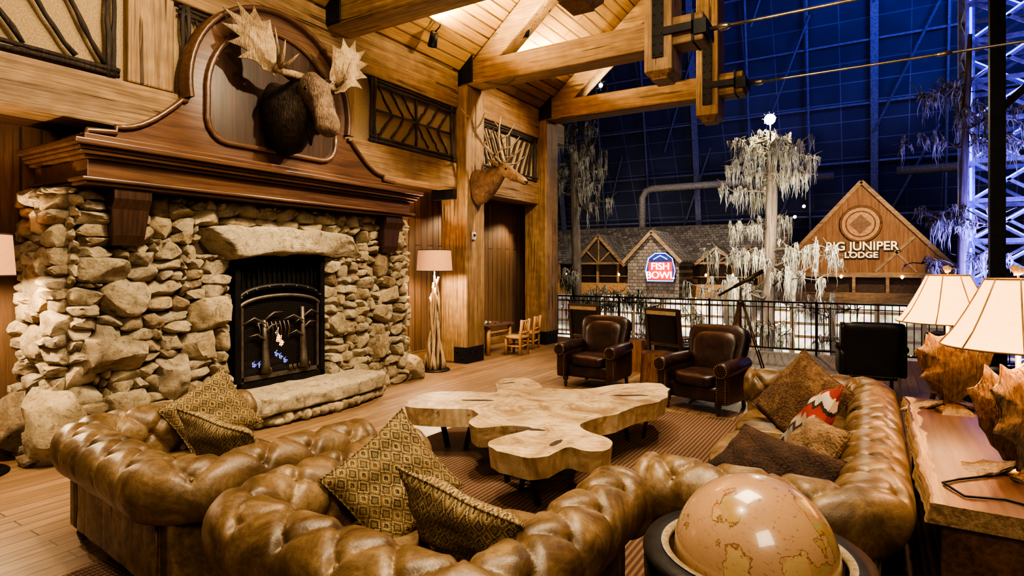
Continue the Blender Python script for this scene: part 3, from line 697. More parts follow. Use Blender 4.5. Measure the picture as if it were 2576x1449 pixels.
def pillow(loc,rot,sx,sy,mat,T=.085,name='throw_pillow',spin=0):
    e=empty(name,loc,rot)
    b=MB(); N_=26
    def P(side):
        def f(u,v):
            x=2*u-1;y=2*v-1; pin=1-.09*(1-(x*x))*(abs(y)**3); piny=1-.09*(1-y*y)*(abs(x)**3)
            z=T*max(0,(1-abs(x)**2.6)*(1-abs(y)**2.6))**.55; wob=.012*math.sin(x*5+y*3)*math.sin(y*6)
            return V((x*sx/2*piny,y*sy/2*pin,side*z+wob+.03*x*y))
        return f
    b.grid(P(1),N_,N_); b.grid(P(-1),N_,N_)
    b.obj('cushion',mat,e,rot=(0,0,spin))
    edge=[]; f=P(1)
    for i in range(41):
        t=i/40*4; k=int(min(t,3.999)); q=t-k
        uv=[(q,0),(1,q),(1-q,1),(0,1-q)][k]; edge.append(f(*uv))
    b=MB(); b.tube(edge,.007,6); b.obj('piping',mat,e,rot=(0,0,spin))
pillow((-4.10,2.50,.72),(rad(64),0,rad(58)),.50,.50,M['ikat'],spin=rad(32))
pillow((-3.38,2.16,.70),(rad(58),rad(0),rad(186)),.66,.44,M['ikat'],spin=rad(4))
pillow((-2.08,2.24,.70),(rad(66),0,rad(52)),.52,.52,M['ikat'],spin=rad(36))
pillow((-1.50,2.08,.66),(rad(58),rad(-6),rad(182)),.66,.46,M['ikat'])
pillow((-.50,5.22,.73),(rad(60),rad(22),rad(-50)),.70,.64,M['cow'],.1)
pillow((-.38,4.62,.70),(rad(56),rad(-14),rad(-70)),.56,.56,M['sw'])
pillow((-.50,3.72,.62),(rad(40),rad(6),rad(-30)),.74,.42,M['cow2'],.09)
pillow((-.34,4.10,.66),(rad(48),rad(0),rad(-60)),.5,.42,M['cow3'])

# ---------------------------------------------------------------- club armchairs
def armchair(loc,rz_):
    e=empty('leather_armchair',loc,(0,0,rz_)); b=MB()
    b.sq((0,.02,.24),(.72,.72,.20),8); b.sq((0,-.06,.40),(.58,.66,.17),5,amp=.012,fr=5)
    X=rotm('X',rad(-13))
    b.sq((0,.32,.66),(.76,.20,.74),5.5,X=X,amp=.012,fr=4,fn=lambda p:V((p.x*(1+.10*p.z/.35),p.y,p.z)))
    b.sq((0,.24,.64),(.58,.16,.62),4,X=X,amp=.012,fr=4,fn=lambda p:V((p.x*(1+.12*p.z/.35),p.y,p.z)))
    for sg in (-1,1):
        b.sq((sg*.385,-.02,.34),(.13,.74,.42),8)
        b.tube([(sg*.41,-.42,.555),(sg*.41,-.40,.56),(sg*.41,-.1,.57),(sg*.39,.30,.58)],[.085,.095,.095,.08],20)
        b.sq((sg*.41,-.41,.555),(.185,.06,.185),2.2)
        b.sq((sg*.40,-.36,.34),(.14,.08,.38),7)
    b.obj('upholstery',M['oxblood'],e)
    b=MB()
    for sg in (-1,1):
        for k in range(18): a=2*math.pi*k/18; b.sq((sg*.41+.078*math.cos(a),-.443,.555+.078*math.sin(a)),(.014,.012,.014),2,base=ICO1)
        for k in range(13):
            for o in (-.055,.055): b.sq((sg*.40+o,-.405,.17+k*.026),(.013,.012,.013),2,base=ICO1)
    b.obj('nailheads',M['brass'],e)
    b=MB()
    for x in (-.34,.34):
        b.lathe([(0,0),(.018,0),(.022,.03),(.032,.06),(.02,.08),(.04,.11),(.042,.16)],(x,-.35,0),14); b.beam((x,.36,0),(x,.33,.16),.04,.04)
    b.obj('legs',M['mahdark'],e)
armchair((-3.60,8.30,.0),rad(-2)); armchair((-1.84,7.72,.0),rad(-14))
def stump(loc,r,h):
    e=empty('stump_side_table',loc); b=MB()
    def f(u,v):
        a=2*math.pi*u; rr=r*(1+.06*math.sin(5*a)+.05*noise.noise(V((math.cos(a)*2,math.sin(a)*2,v*2))))*(1.06-.1*v+.06*(1-v)**4); return V((rr*math.cos(a),rr*math.sin(a),h*v))
    b.grid(f,40,10); b.obj('bark_trunk',wood('stump_bark',(.06,.022,.008),(.20,.085,.03),(.38,.19,.075),axis=2,s=2,rough=.5,bst=.7),e)
    b=MB(); n=40; b.add([f(i/n,1) for i in range(n)],[tuple(range(n))],0,False); b.obj('cut_top',M['slabbrown'],e)
stump((-2.80,8.75,0),.25,.5); stump((-3.55,9.9,0),.2,.52)
def mission(loc,rz_):
    e=empty('mission_chair',loc,(0,0,rz_)); b=MB()
    for x in (-.32,.32):
        b.beam((x,-.28,0),(x,-.28,.6),.05,.05); b.beam((x,.28,0),(x,.40,1.1),.05,.06); b.beam((x,-.34,.62),(x,.34,.62),.10,.03)
        b.beam((x,-.28,.3),(x,.28,.3),.03,.06)
    b.beam((-.32,.40,1.07),(.32,.40,1.07),.04,.08); b.beam((-.32,.33,.5),(.32,.33,.5),.03,.06); b.beam((-.32,-.28,.34),(.32,-.28,.34),.03,.08); b.beam((-.32,.28,.34),(.32,.28,.34),.03,.08)
    b.obj('frame',M['mahdark'],e,bevel=.006)
    b=MB(); b.sq((0,.35,.78),(.58,.07,.52),8,X=rotm('X',rad(-8))); b.sq((0,0,.42),(.60,.58,.13),6); b.obj('cushions',M['blkleather'],e)
    b=MB(); b.beam((-.29,.435,1.03),(.29,.435,1.03),.012,.06); b.obj('back_trim',M['burlap'],e)
mission((-4.5,10.35,0),rad(170)); mission((-2.85,9.95,0),rad(160))
def wingback(loc,rz_):
    e=empty('wingback_chair',loc,(0,0,rz_)); b=MB()
    b.sq((0,-.26,.64),(.70,.14,.78),9,X=rotm('X',rad(6)),fn=lambda p:V((p.x*(1+.06*p.z/.35),p.y,p.z)))
    b.sq((0,.02,.34),(.66,.62,.22),8); b.sq((0,.04,.46),(.54,.56,.12),5)
    for sg in (-1,1):
        b.sq((sg*.35,-.12,.80),(.08,.30,.42),5); b.sq((sg*.36,.05,.46),(.10,.60,.40),6); b.tube([(sg*.37,-.2,.66),(sg*.37,.34,.64)],.06,14)
    b.obj('upholstery',M['blkleather'],e)
    b=MB()
    for k in range(30): b.sq((-.33+k*.0228,-.355,.30),(.013,.012,.013),2,base=ICO1)
    b.obj('nailheads',M['brass'],e)
    b=MB()
    for x in (-.3,.3): b.beam((x,-.34,0),(x,-.27,.28),.04,.04); b.beam((x,.28,0),(x,.28,.25),.045,.045)
    b.obj('legs',M['mahdark'],e)
wingback((-.05,9.75,0),rad(8)); wingback((1.0,8.6,0),rad(-55))
# ---------------------------------------------------------------- coffee table
ct=empty('coffee_table',(-2.6,4.95,0))
pl=[(-3.95,4.42),(-4.03,4.87),(-3.63,5.12),(-3.36,5.17),(-3.62,5.52),(-3.77,5.89),(-3.56,6.1),(-3.25,5.88),(-3.07,5.63),(-2.65,5.85),(-2.46,6.33),(-2.09,6.62),(-1.87,6.30),(-1.77,5.72),(-1.93,5.39),(-1.96,5.05),(-2.08,4.78),(-2.12,4.5),(-1.98,4.36),(-1.72,4.27),(-1.62,4.0),(-1.78,3.86),(-1.93,3.93),(-1.95,3.62),(-2.1,3.52),(-2.42,3.58),(-2.52,3.75),(-2.36,4.24),(-2.6,4.2),(-2.78,3.95),(-2.98,4.1),(-3.02,4.36),(-3.2,4.49),(-3.46,4.32),(-3.78,4.2)]
pl=[V((x+2.6,y-4.95)) for x,y in pl]
for _ in range(2):
    q=[]
    for i in range(len(pl)): a,c=pl[i],pl[(i+1)%len(pl)]; q+=[a.lerp(c,.2),a.lerp(c,.8)]
    pl=q
pl=[p*(1+.03*noise.noise(V((p.x*9,p.y*9,0)))) for p in pl]
b=MB(); b.prism(pl,lambda p,s:V((p.x*(1-.03*(1-s)),p.y*(1-.03*(1-s)),.30+s*.17))); b.obj('slab_top',M['slab'],ct,bevel=.012,fix=True)
b=MB()
for (x,y,a) in ((.55,-1.05,.5),(.1,-.85,-.4),(-.9,-.3,.2),(.5,.9,1.0),(-.7,.5,0)):
    dx,dy=.16*math.cos(a),.16*math.sin(a); b.beam((x-dx,y-dy,.28),(x+dx,y+dy,.28),.07,.04); b.beam((x-dx,y-dy,.28),(x-dx*.6,y-dy*.6,.014),.06,.02); b.beam((x+dx,y+dy,.28),(x+dx*.6,y+dy*.6,.014),.06,.02)
b.obj('steel_legs',M['blacksteel'],ct)
b=MB()
for (x,y,rx,ry,a) in ((-.75,-.15,.16,.035,.5),(.45,.85,.2,.03,.6),(.56,-1.0,.03,.10,.0),(-.95,.75,.08,.02,1.0),(.2,-.78,.14,.025,.2)):
    n=14; vs=[V((x+rx*math.cos(t)*math.cos(a)-ry*math.sin(t)*math.sin(a)+R.uniform(-.01,.01),y+rx*math.cos(t)*math.sin(a)+ry*math.sin(t)*math.cos(a)+R.uniform(-.01,.01),.4715)) for t in [2*math.pi*i/n for i in range(n)]]
    b.add(vs,[tuple(range(n))],0,False)
b.obj('slab_voids',simple('dark_wood_void',(.03,.015,.008),.7),ct)
b=MB(); b.box((-4.0,.6,0),(1.0,7.2,.012)); b.obj('area_rug',M['rug'])
# ---------------------------------------------------------------- console + lamps
co=empty('console_table')
b=MB()
def edgex(y): return .21+.03*noise.noise(V((0,y*2.5,1)))+.012*noise.noise(V((0,y*11,4)))
n=60; prof=[(edgex(3.2+2.5*i/n),3.2+2.5*i/n) for i in range(n+1)]; prof+=[(.88+.03*noise.noise(V((3,y*2.5,1))),y) for y in [5.7-2.5*i/n for i in range(n+1)]]
b.prism(prof,lambda p,s:V((p[0]-(.02 if p[0]<.5 else -.02)*(1-s),p[1],.66+s*.09)),0,1)
strip=[(edgex(3.2+2.5*i/n)+.012,3.2+2.5*i/n) for i in range(n+1)]+[(edgex(5.7-2.5*i/n)+.06+.03*noise.noise(V((7,i*.3,0))),5.7-2.5*i/n) for i in range(n+1)]
b.add([(p[0],p[1],.7515) for p in strip],[(i,i+1,2*n-i,2*n+1-i) for i in range(n)],1,False)
b.obj('live_edge_top',[M['slabbrown'],M['edge']],co,bevel=.008,fix=True)
b=MB(); b.box((.25,3.23,0.013),(.86,3.36,.66)); b.box((.25,5.5,0.013),(.82,5.62,.66)); b.box((.27,3.36,.3),(.80,5.5,.36)); b.obj('slab_legs',M['slabbrown'],co,bevel=.01)
LP=[(-.05,.0),(-.06,.10),(-.14,.16),(-.27,.20),(-.20,.26),(-.22,.33),(-.30,.40),(-.21,.42),(-.17,.50),(-.09,.47),(.0,.50),(.09,.48),(.17,.54),(.20,.44),(.27,.40),(.23,.30),(.20,.20),(.13,.10),(.05,.02)]
brz=fur('bronze_antler',(.09,.058,.034),(.24,.17,.10),(.42,.32,.21),6,45)
def antler_lamp(loc,rz_,s=1):
    e=empty('antler_table_lamp',loc,(0,0,rz_)); b=MB()
    b.lathe([(0,.0),(.09,0),(.09,.02),(.03,.035),(.012,.05),(.012,.66),(0,.66)],n=20,m=1)
    b.palm(LP,(-.01,.28),lambda x,y,o: V((x*1.0,-.05+o-.9*x*x+.25*(y-.25)**2,y*1.08+.03)),.03,ribk=.25)
    b.palm([(-x,y) for x,y in LP],(.01,.27),lambda x,y,o: V((x*.7+.02,.06+o+.9*x*x,y*.95+.03)),.022,ribk=.25)
    for rr in (0,2.2,4.1):
        ca,sa=math.cos(rr+.4),math.sin(rr+.4)
        b.palm([(x*.45,y*.55) for x,y in LP],(0,.15),lambda x,y,o,ca=ca,sa=sa: V((y*ca-x*sa,y*sa+x*ca,.05-.09*y/.3+o)),.014,ribk=.3)
    b.obj('antler_base',[brz,M['brass']],e)
    b=MB(); z0,z1,r0,r1=.64,.985,.32,.13
    n=36; vs=[]
    for i in range(9):
        t=i/8; r=r0+(r1-r0)*(t**.8); z=z0+(z1-z0)*t
        for j in range(n): a=2*math.pi*j/n; rr=r*(1+.006*math.cos(a*8)); vs.append((rr*math.cos(a),rr*math.sin(a),z))
    b.add(vs,[(i*n+j,i*n+(j+1)%n,(i+1)*n+(j+1)%n,(i+1)*n+j) for i in range(8) for j in range(n)],0,True); b.obj('shade',M['shadew'],e)
    b=MB()
    for j in range(8):
        a=2*math.pi*j/8; b.tube([((r0+(r1-r0)*(t**.8)+.003)*math.cos(a),(r0+(r1-r0)*(t**.8)+.003)*math.sin(a),z0+(z1-z0)*t) for t in (0,.25,.5,.75,1)],.004,5)
    for rr_,zz in ((r0+.002,z0),(r1+.002,z1)): b.tube([(rr_*math.cos(2*math.pi*j/36),rr_*math.sin(2*math.pi*j/36),zz) for j in range(37)],.005,5)
    b.obj('shade_ribs',simple('rib_trim',(.30,.17,.07),.8),e)
    b=MB(); b.sq((0,0,1.03),(.05,.05,.05),2,base=ICO2,amp=.02,fr=30); b.tube([(0,0,.6),(0,0,1.03)],.006,6); b.obj('finial',M['antler'],e)
    b=MB(); b.sq((0,0,.78),(.07,.07,.10),2,base=ICO2); b.obj('bulb',M['bulb'],e)
    l=bpy.data.lights.new('lamp_light','POINT'); l.energy=24; l.color=(1,.74,.46); l.shadow_soft_size=.06; o=bpy.data.objects.new('lamp_light',l); sc.collection.objects.link(o); o.parent=e; o.location=(0,0,.80)
antler_lamp((.46,5.38,.75),rad(28)); antler_lamp((.62,3.88,.75),rad(40))
b=MB(); b.tube([(.5,3.75,.758),(.35,3.6,.758),(.28,3.5,.76),(.35,3.35,.758),(.5,3.4,.758),(.7,3.3,.758)],.006,6); b.obj('lamp_cord',M['iron'],co)
def floor_lamp(loc,seed,en):
    r=random.Random(seed); e=empty('driftwood_floor_lamp',loc); b=MB()
    b.lathe([(0,0),(.27,0),(.27,.015),(.25,.03),(0,.035)],n=36,m=1)
    for k in range(15):
        a=2*math.pi*k/15; pts=[];rs=[]; ph=r.uniform(0,6); tw=r.uniform(-2.2,2.2); top=r.uniform(1.1,1.68)
        for i in range(13):
            t=i/12; rr=.15*(1-.65*math.sin(t*math.pi*.6))+.035*math.sin(t*9+ph); aa=a+tw*t; pts.append((rr*math.cos(aa),rr*math.sin(aa),.03+t*top)); rs.append(.026*(1-.55*t)*r.uniform(.75,1.3)+.004)
        b.tube(pts,rs,8)
    b.tube([(0,0,.03),(0,0,1.9)],.012,8,1); b.obj('driftwood_stem',[M['drift'],M['iron']],e)
    b=MB(); n=40; vs=[(q*math.cos(2*math.pi*j/n),q*math.sin(2*math.pi*j/n),z) for q,z in ((.31,1.72),(.285,2.08)) for j in range(n)]
    b.add(vs,[(j,(j+1)%n,n+(j+1)%n,n+j) for j in range(n)],0,True); b.obj('shade',M['shadel'],e)
    b=MB()
    for q,z in ((.312,1.72),(.287,2.08)): b.tube([(q*math.cos(2*math.pi*j/n),q*math.sin(2*math.pi*j/n),z) for j in range(n+1)],.006,5)
    b.obj('shade_trim',M['bark'],e)
    b=MB(); b.sq((0,0,1.88),(.07,.07,.1),2,base=ICO2); b.obj('bulb',M['bulb'],e)
    l=bpy.data.lights.new('lamp_light','POINT'); l.energy=en; l.color=(1,.76,.48); l.shadow_soft_size=.06; o=bpy.data.objects.new('lamp_light',l); sc.collection.objects.link(o); o.parent=e; o.location=(0,.0,1.80)
floor_lamp((-6.5,8.0,0),1,130); floor_lamp((-6.6,1.86,0),2,110)
# ---------------------------------------------------------------- globe
gl=empty('floor_globe',(-.33,2.03,0))
b=MB(); b.sq((0,0,0),(.5,.5,.5),2,base=ICO5); b.obj('sphere',M['globe'],gl,loc=(0,0,.87),rot=(.4,.2,.5))
b=MB(); b.lathe([(.275,.855),(.345,.855),(.352,.87),(.345,.885),(.29,.885),(.275,.88),(.275,.855)],n=64); b.obj('horizon_ring',M['blacksteel'],gl)
b=MB(); b.lathe([(.268,.87),(.268,.884),(.292,.888)],n=64); b.obj('scale_ring',simple('ivory_scale',(.3,.24,.15),.4,sc_=60),gl)
b=MB()
for k in range(4):
    a=k*math.pi/2+.5; b.tube([(.32*math.cos(a),.32*math.sin(a),.86),(.3*math.cos(a),.3*math.sin(a),.6),(.2*math.cos(a),.2*math.sin(a),.35),(.28*math.cos(a),.28*math.sin(a),.0)],[.03,.025,.022,.03],10)
b.tube([(0,0,.3),(0,0,.45)],.05,12); b.lathe([(0,.33),(.2,.33),(.21,.35),(.2,.37),(0,.37)])
b.obj('stand',M['blacksteel'],gl)
b=MB(); pts=[(.262*math.cos(t),.0,.87+.262*math.sin(t)) for t in [math.pi*(1+ i/20) for i in range(21)]]; b.tube(pts,.008,6); b.obj('meridian',M['brass'],gl,rot=(0,0,.9))
# ---------------------------------------------------------------- tripod telescope
tp=empty('tripod_telescope',(-2.0,10.9,0)); b=MB()
for k in range(3):
    a=k*2.094+.4
    for o in (-.02,.02): b.tube([(.38*math.cos(a)+o,.38*math.sin(a),0),(.04*math.cos(a)+o*.6,.04*math.sin(a),1.15)],.014,6)
    b.tube([(.2*math.cos(a),.2*math.sin(a),.55),(0,0,.55)],.008,5)
b.tube([(0,0,.5),(0,0,1.4)],.018,8); b.obj('tripod',M['slabbrown'],tp)
b=MB(); d=V((.35,.1,.22)); c=V((0,0,1.5)); b.tube([c-d,c-d*.3,c-d*.3,c+d,c+d],[.02,.02,.03,.04,.045],14); b.lathe([(0,1.13),(.06,1.13),(.06,1.2),(.02,1.22)],n=12); b.obj('scope',M['pewter'],tp)
# ---------------------------------------------------------------- log play table
lt=empty('log_play_table'); b=MB(); b.box((-7.3,9.75,.56),(-6.55,10.75,.61)); b.obj('top',M['slabbrown'],lt,bevel=.01)
b=MB()
for x in (-7.2,-6.62):
    for y in (9.85,10.65): b.tube([(x,y,0),(x,y,.56)],.04,10)
for x in (-7.2,-6.62): b.tube([(x,9.85,.45),(x,10.65,.45)],.03,8)
b.obj('log_legs',M['log'],lt)
b=MB()
for k in range(14): b.lathe([(.02,0),(.02,.012),(0,.012)],(-7.15+R.uniform(0,.5),9.9+R.uniform(0,.7),.61),10,k%2)
b.obj('game_pieces',[simple('white_piece',(.7,.7,.68),.5),M['iron']],lt)
def logchair(loc,rz_):
    e=empty('log_chair',loc,(0,0,rz_)); b=MB()
    for x in (-.18,.18): b.tube([(x,-.16,0),(x,-.16,.34)],.03,8); b.tube([(x,.16,0),(x,.16,.34),(x,.2,.72)],.03,8)
    for z in (.18,): b.tube([(-.18,-.16,z),(.18,-.16,z)],.02,8); b.tube([(-.18,.16,z),(.18,.16,z)],.02,8); b.tube([(-.18,-.16,z),(-.18,.16,z)],.02,8); b.tube([(.18,-.16,z),(.18,.16,z)],.02,8)
    for z in (.45,.68): b.tube([(-.18,.175,z),(.18,.175,z)],.022,8)
    for x in (-.1,0,.1): b.tube([(x,.17,.45),(x,.19,.68)],.014,8)
    b.sq((0,0,.355),(.44,.40,.05),8,base=ICO3); b.obj('logs',M['log'],e)
logchair((-6.25,10.35,0),rad(-85)); logchair((-6.45,11.2,0),rad(-80))
# ---------------------------------------------------------------- railing
rl=empty('balcony_railing'); b=MB(); yR=13.35
b.box((-7.4,yR-.02,1.04),(7,yR+.02,1.075)); b.box((-7.4,yR-.012,.94),(7,yR+.012,.96)); b.box((-7.4,yR-.015,.08),(7,yR+.015,.11))
x=-7.3
while x<6.9: b.tube([(x,yR,.1),(x,yR,1.05)],.009,5); x+=.115
for x in (-7.3,-5.2,-3.1,-1.0,1.1,3.2,5.3): b.box((x-.02,yR-.02,0),(x+.02,yR+.02,1.09))
b.obj('rails',M['iron'],rl)

# ---------------------------------------------------------------- outside: pyramid hall
def py(z): return 64-.55*(z+8)
m,nt,bb=newmat('glass_panels'); v=mapping(nt); br=nd(nt,'ShaderNodeTexBrick',Scale=1.0); br.offset=0
sx=nt.nodes.new('ShaderNodeSeparateXYZ'); nt.links.new(v,sx.inputs[0]); cb=nt.nodes.new('ShaderNodeCombineXYZ'); nt.links.new(sx.outputs[0],cb.inputs[0]); nt.links.new(sx.outputs[2],cb.inputs[1]); nt.links.new(cb.outputs[0],br.inputs['Vector'])
br.inputs['Color1'].default_value=(.06,.07,.12,1); br.inputs['Color2'].default_value=(.10,.11,.17,1); br.inputs['Mortar'].default_value=(.26,.28,.36,1); br.inputs['Mortar Size'].default_value=.035; br.inputs['Brick Width'].default_value=2.2; br.inputs['Row Height'].default_value=1.3
nn=noi(nt,v,.12,3); nt.links.new(mixc(nt,sep(nt,nn,.4,.6,0,.7),br.outputs[0],(.02,.025,.05)),bb.inputs['Base Color']); bb.inputs['Roughness'].default_value=.7
b=MB(); b.add([(-70,py(-8),-8),(70,py(-8),-8),(70,py(60),60),(-70,py(60),60)],[(0,1,2,3)],0,False); b.add([(-60,-30,-8),(-60,70,-8),(-30,60,60),(-30,-30,60)],[(0,1,2,3)],0,False); b.obj('wall_pyramid',m)
b=MB()
for k in range(-12,14):
    x=k*4.4; b.beam((x+ (x*.15),py(-8)-.6,-8),(x*.75,py(50)-.6,50),.14 if k%3 else .5,.3)
for z in range(2,44,4): b.beam((-60,py(z)-.5,z),(60,py(z)-.5,z),.12,.14)
for k in range(-4,6):
    x=k*8
    for j in range(5): z=4+j*8; b.beam((x,py(z)-1,z),(x+4,py(z+8)-1,z+8),.12,.12)
b.obj('wall_girders',simple('girder_paint',(.20,.21,.28),.7))
b=MB(); b.tube([(-15.6,45,2),(-15.6,45,7.2),(-15.3,45,7.7),(-14.8,45,7.85),(-8,45,7.85),(-2.3,45,7.85)],.28,12); b.tube([(1.2,45,7.9),(9,45,7.9)],.28,12); b.obj('air_duct',simple('duct_paint',(.20,.18,.16),.6))
b=MB(); b.box((-60,13.5,-8.2),(60,64,-8)); b.obj('ground',simple('store_floor',(.05,.045,.035),.6))
# lodge
shing=planks('shingles',(.34,.30,.25),(.12,.10,.09),(.03,.026,.022),(0,0,0),.35,.3,.9,.8,gap=.02)
LW=wood('lodge_planks',(.10,.045,.018),(.21,.105,.045),(.30,.16,.075),axis=2,s=.8,rough=.7)
lo=empty('lodge_building')
YL=36
def gable(x,hw,zb,za,y,dep,roofm,wallm,over=.25,name='gable'):
    e_=lo; b=MB(); b.prism([(x-hw,zb),(x+hw,zb),(x,za)],lambda p,s:V((p[0],y+s*dep,p[1]))); b.obj(name+'_wall',wallm,e_,fix=True)
    b=MB(); sl=(za-zb)/hw
    for sg in (-1,1):
        A=V((x,y-over,za+.08)); B=V((x+sg*(hw+.2),y-over,zb-.2*sl+.08)); d=V((0,dep+over,0)); t=V((0,0,.12))
        b.add([A,B,B+d,A+d,A+t,B+t,B+d+t,A+d+t],[(0,1,2,3),(4,5,6,7),(0,1,5,4),(1,2,6,5),(2,3,7,6)],0,False)
    b.obj(name+'_roof',roofm,e_)
    b=MB()
    for sg in (-1,1): b.beam((x,y-over,za+.08),(x+sg*(hw+.2),y-over,zb-.2*sl+.08),.06,.2,up=(0,0,1))
    b.obj(name+'_trim',M['timx'],e_)
gable(-.58,4.15,1.4,6.15,YL,10,shing,LW,.3,'main_gable')
b=MB()
for sg in (-1,1): b.beam((-.58+sg*.6,YL-.05,1.5),(-.58+sg*2.3,YL-.05,3.3),.05,.14); b.beam((-.58+sg*2.4,YL-.05,1.5),(-.58+sg*1.3,YL-.05,2.8),.05,.10)
b.beam((-4.9,YL-.1,1.35),(3.7,YL-.1,1.35),.2,.25); b.beam((-9,YL-.3,.15),(14,YL-.3,.15),.3,.55)
for k in range(12): b.box((-5.5+k*1.5,YL-.2,-.1),(-5.35+k*1.5,YL-.05,1.4))
b.obj('gable_truss',M['timx'],lo)
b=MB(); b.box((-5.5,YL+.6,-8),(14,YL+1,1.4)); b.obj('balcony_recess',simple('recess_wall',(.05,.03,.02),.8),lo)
b=MB(); b.box((-6.0,YL-.02,-8),(16,YL+.3,-.15)); b.obj('shop_level',M['shelves'],lo)
b=MB(); n=40; cx,cz=-.62,4.02
b.prism([(cx+.92*math.cos(2*math.pi*i/n),cz+.92*math.sin(2*math.pi*i/n)) for i in range(n)],lambda p,s:V((p[0],YL-.06-s*.05,p[1]))); b.obj('emblem_disc',simple('emblem_wood',(.36,.20,.09),.6),lo,fix=True)
b=MB(); b.tube([(cx+.92*math.cos(2*math.pi*i/n),YL-.12,cz+.92*math.sin(2*math.pi*i/n)) for i in range(n+1)],.06,6)
b.prism([(cx-.5,cz),(cx,cz-.5),(cx+.5,cz),(cx,cz+.5)],lambda p,s:V((p[0],YL-.11-s*.05,p[1]))); b.tube([(cx+.66*math.cos(2*math.pi*i/n),YL-.12,cz+.66*math.sin(2*math.pi*i/n)) for i in range(n+1)],.03,6)
b.obj('emblem_mark',simple('emblem_dark',(.14,.065,.025),.6),lo)
def text(s,loc,size,mat,par,off=.0,ext=.03,sx_=1,rot=(rad(90),0,0)):
    c=bpy.data.curves.new('lettering','FONT'); c.body=s; c.size=size; c.align_x='CENTER'; c.align_y='CENTER'; c.extrude=ext; c.offset=off; c.materials.append(mat)
    o=bpy.data.objects.new('lettering',c); sc.collection.objects.link(o); o.location=loc; o.rotation_euler=rot; o.scale=(sx_,1,1); o.parent=par; return o
lm=emis('letter_gold',(.75,.50,.20),.7); dk=simple('letter_back',(.02,.015,.01),.7)
for (s_,z,sz,sx_) in (('BIG JUNIPER',2.84,.62,.98),('LODGE',2.38,.42,1.1)):
    text(s_,(-.60,YL-.16,z),sz,lm,lo,.012,.02,sx_); text(s_,(-.57,YL-.10,z-.03),sz,dk,lo,.045,.03,sx_)
b=MB(); b.add([(-34,38,2.0),(-4.5,38,2.0),(-4.5,43,4.75),(-34,43,4.75)],[(0,1,2,3)],0,False); b.add([(-34,38,1.9),(-4.5,38,1.9),(-4.5,43,1.9),(-34,43,1.9)],[(0,1,2,3)],0,False); b.obj('wing_roof',shing,lo)
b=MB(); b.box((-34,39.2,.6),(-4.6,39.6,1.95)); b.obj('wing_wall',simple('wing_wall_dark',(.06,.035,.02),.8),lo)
b=MB(); b.box((-34,38,-.15),(-4.6,38.4,.65)); b.obj('balcony_band',simple('warm_band',(.40,.22,.09),.7),lo)
b=MB(); b.box((-34,38.2,-8),(-6.2,38.6,-.2)); b.obj('wing_shop_level',M['shelves'],lo)
b=MB()
for k in range(20): b.box((-33+k*1.5,38.05,.6),(-32.85+k*1.5,38.2,2.0))
b.box((-34,38.1,1.1),(-4.6,38.15,1.16))
b.obj('wing_posts',M['timz'],lo)
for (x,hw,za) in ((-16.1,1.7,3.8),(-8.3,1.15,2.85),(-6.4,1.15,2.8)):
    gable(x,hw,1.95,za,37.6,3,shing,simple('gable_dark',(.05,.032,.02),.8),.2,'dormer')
    b=MB()
    for sg in (-1,1): b.beam((x,37.5,2.0),(x+sg*hw*.55,37.5,(za+2)/2),.06,.1)
    b.beam((x,37.5,2),(x,37.5,za-.1),.08,.1); b.beam((x-hw,37.5,2.0),(x+hw,37.5,2.0),.1,.14); b.obj('dormer_truss',M['timx'],lo)
shw=planks('shingle_wall',(.34,.27,.20),(.16,.125,.095),(.03,.025,.02),(rad(90),0,0),.3,.2,.9,.8,gap=.015)
b=MB(); b.box((-12.7,34,-.1),(-9.6,37,2.15)); b.obj('tower_wall',shw,lo); gable(-11.15,1.55,2.15,3.75,34,3,shing,shw,.3,'tower')
wb=emis('warm_lantern',(1,.55,.16),22); b=MB()
for x in (-18.5,-14.6,-13.6,-8.9,-7.3,-6.0,-1.5,1.2): b.sq((x,37.4 if x<-5 else 35.8,1.25),(.14,.14,.2),2,base=ICO1)
for k in range(44): b.sq((-18+k*.5,33+R.uniform(0,3),R.uniform(-2.8,-.2)),(.07,.07,.07),2,base=ICO1)
b.obj('lanterns',wb,lo)
fs=empty('neon_sign',(-10.55,33.7,0)); b=MB()
pn=[(-.75,0),(.75,0),(.86,.6),(.70,1.3),(.3,1.6),(-.3,1.6),(-.70,1.3),(-.86,.6)]
b.prism(pn,lambda p,s:V((p[0],-s*.15,p[1]+.95))); b.obj('backing',simple('sign_blue',(.02,.03,.13),.5),fs,fix=True)
blue=emis('neon_blue',(.15,.3,1),3); wh=emis('neon_white',(1,.55,.5),3)
text('FISH',(0,-.22,1.78),.58,wh,fs,.0); text('BOWL',(0,-.22,1.27),.58,wh,fs,.0)
b=MB(); b.tube([(p[0],-.2,p[1]+.95) for p in pn+[pn[0]]],.03,6); b.tube([(-.4,-.2,2.2),(0,-.2,2.42),(.4,-.2,2.2)],.03,6); b.obj('outline_tube',blue,fs)
b=MB(); b.box((-.70,-.19,1.0),(.70,-.17,2.05)); b.obj('red_panel',emis('neon_red_panel',(.5,.008,.015),.6),fs)
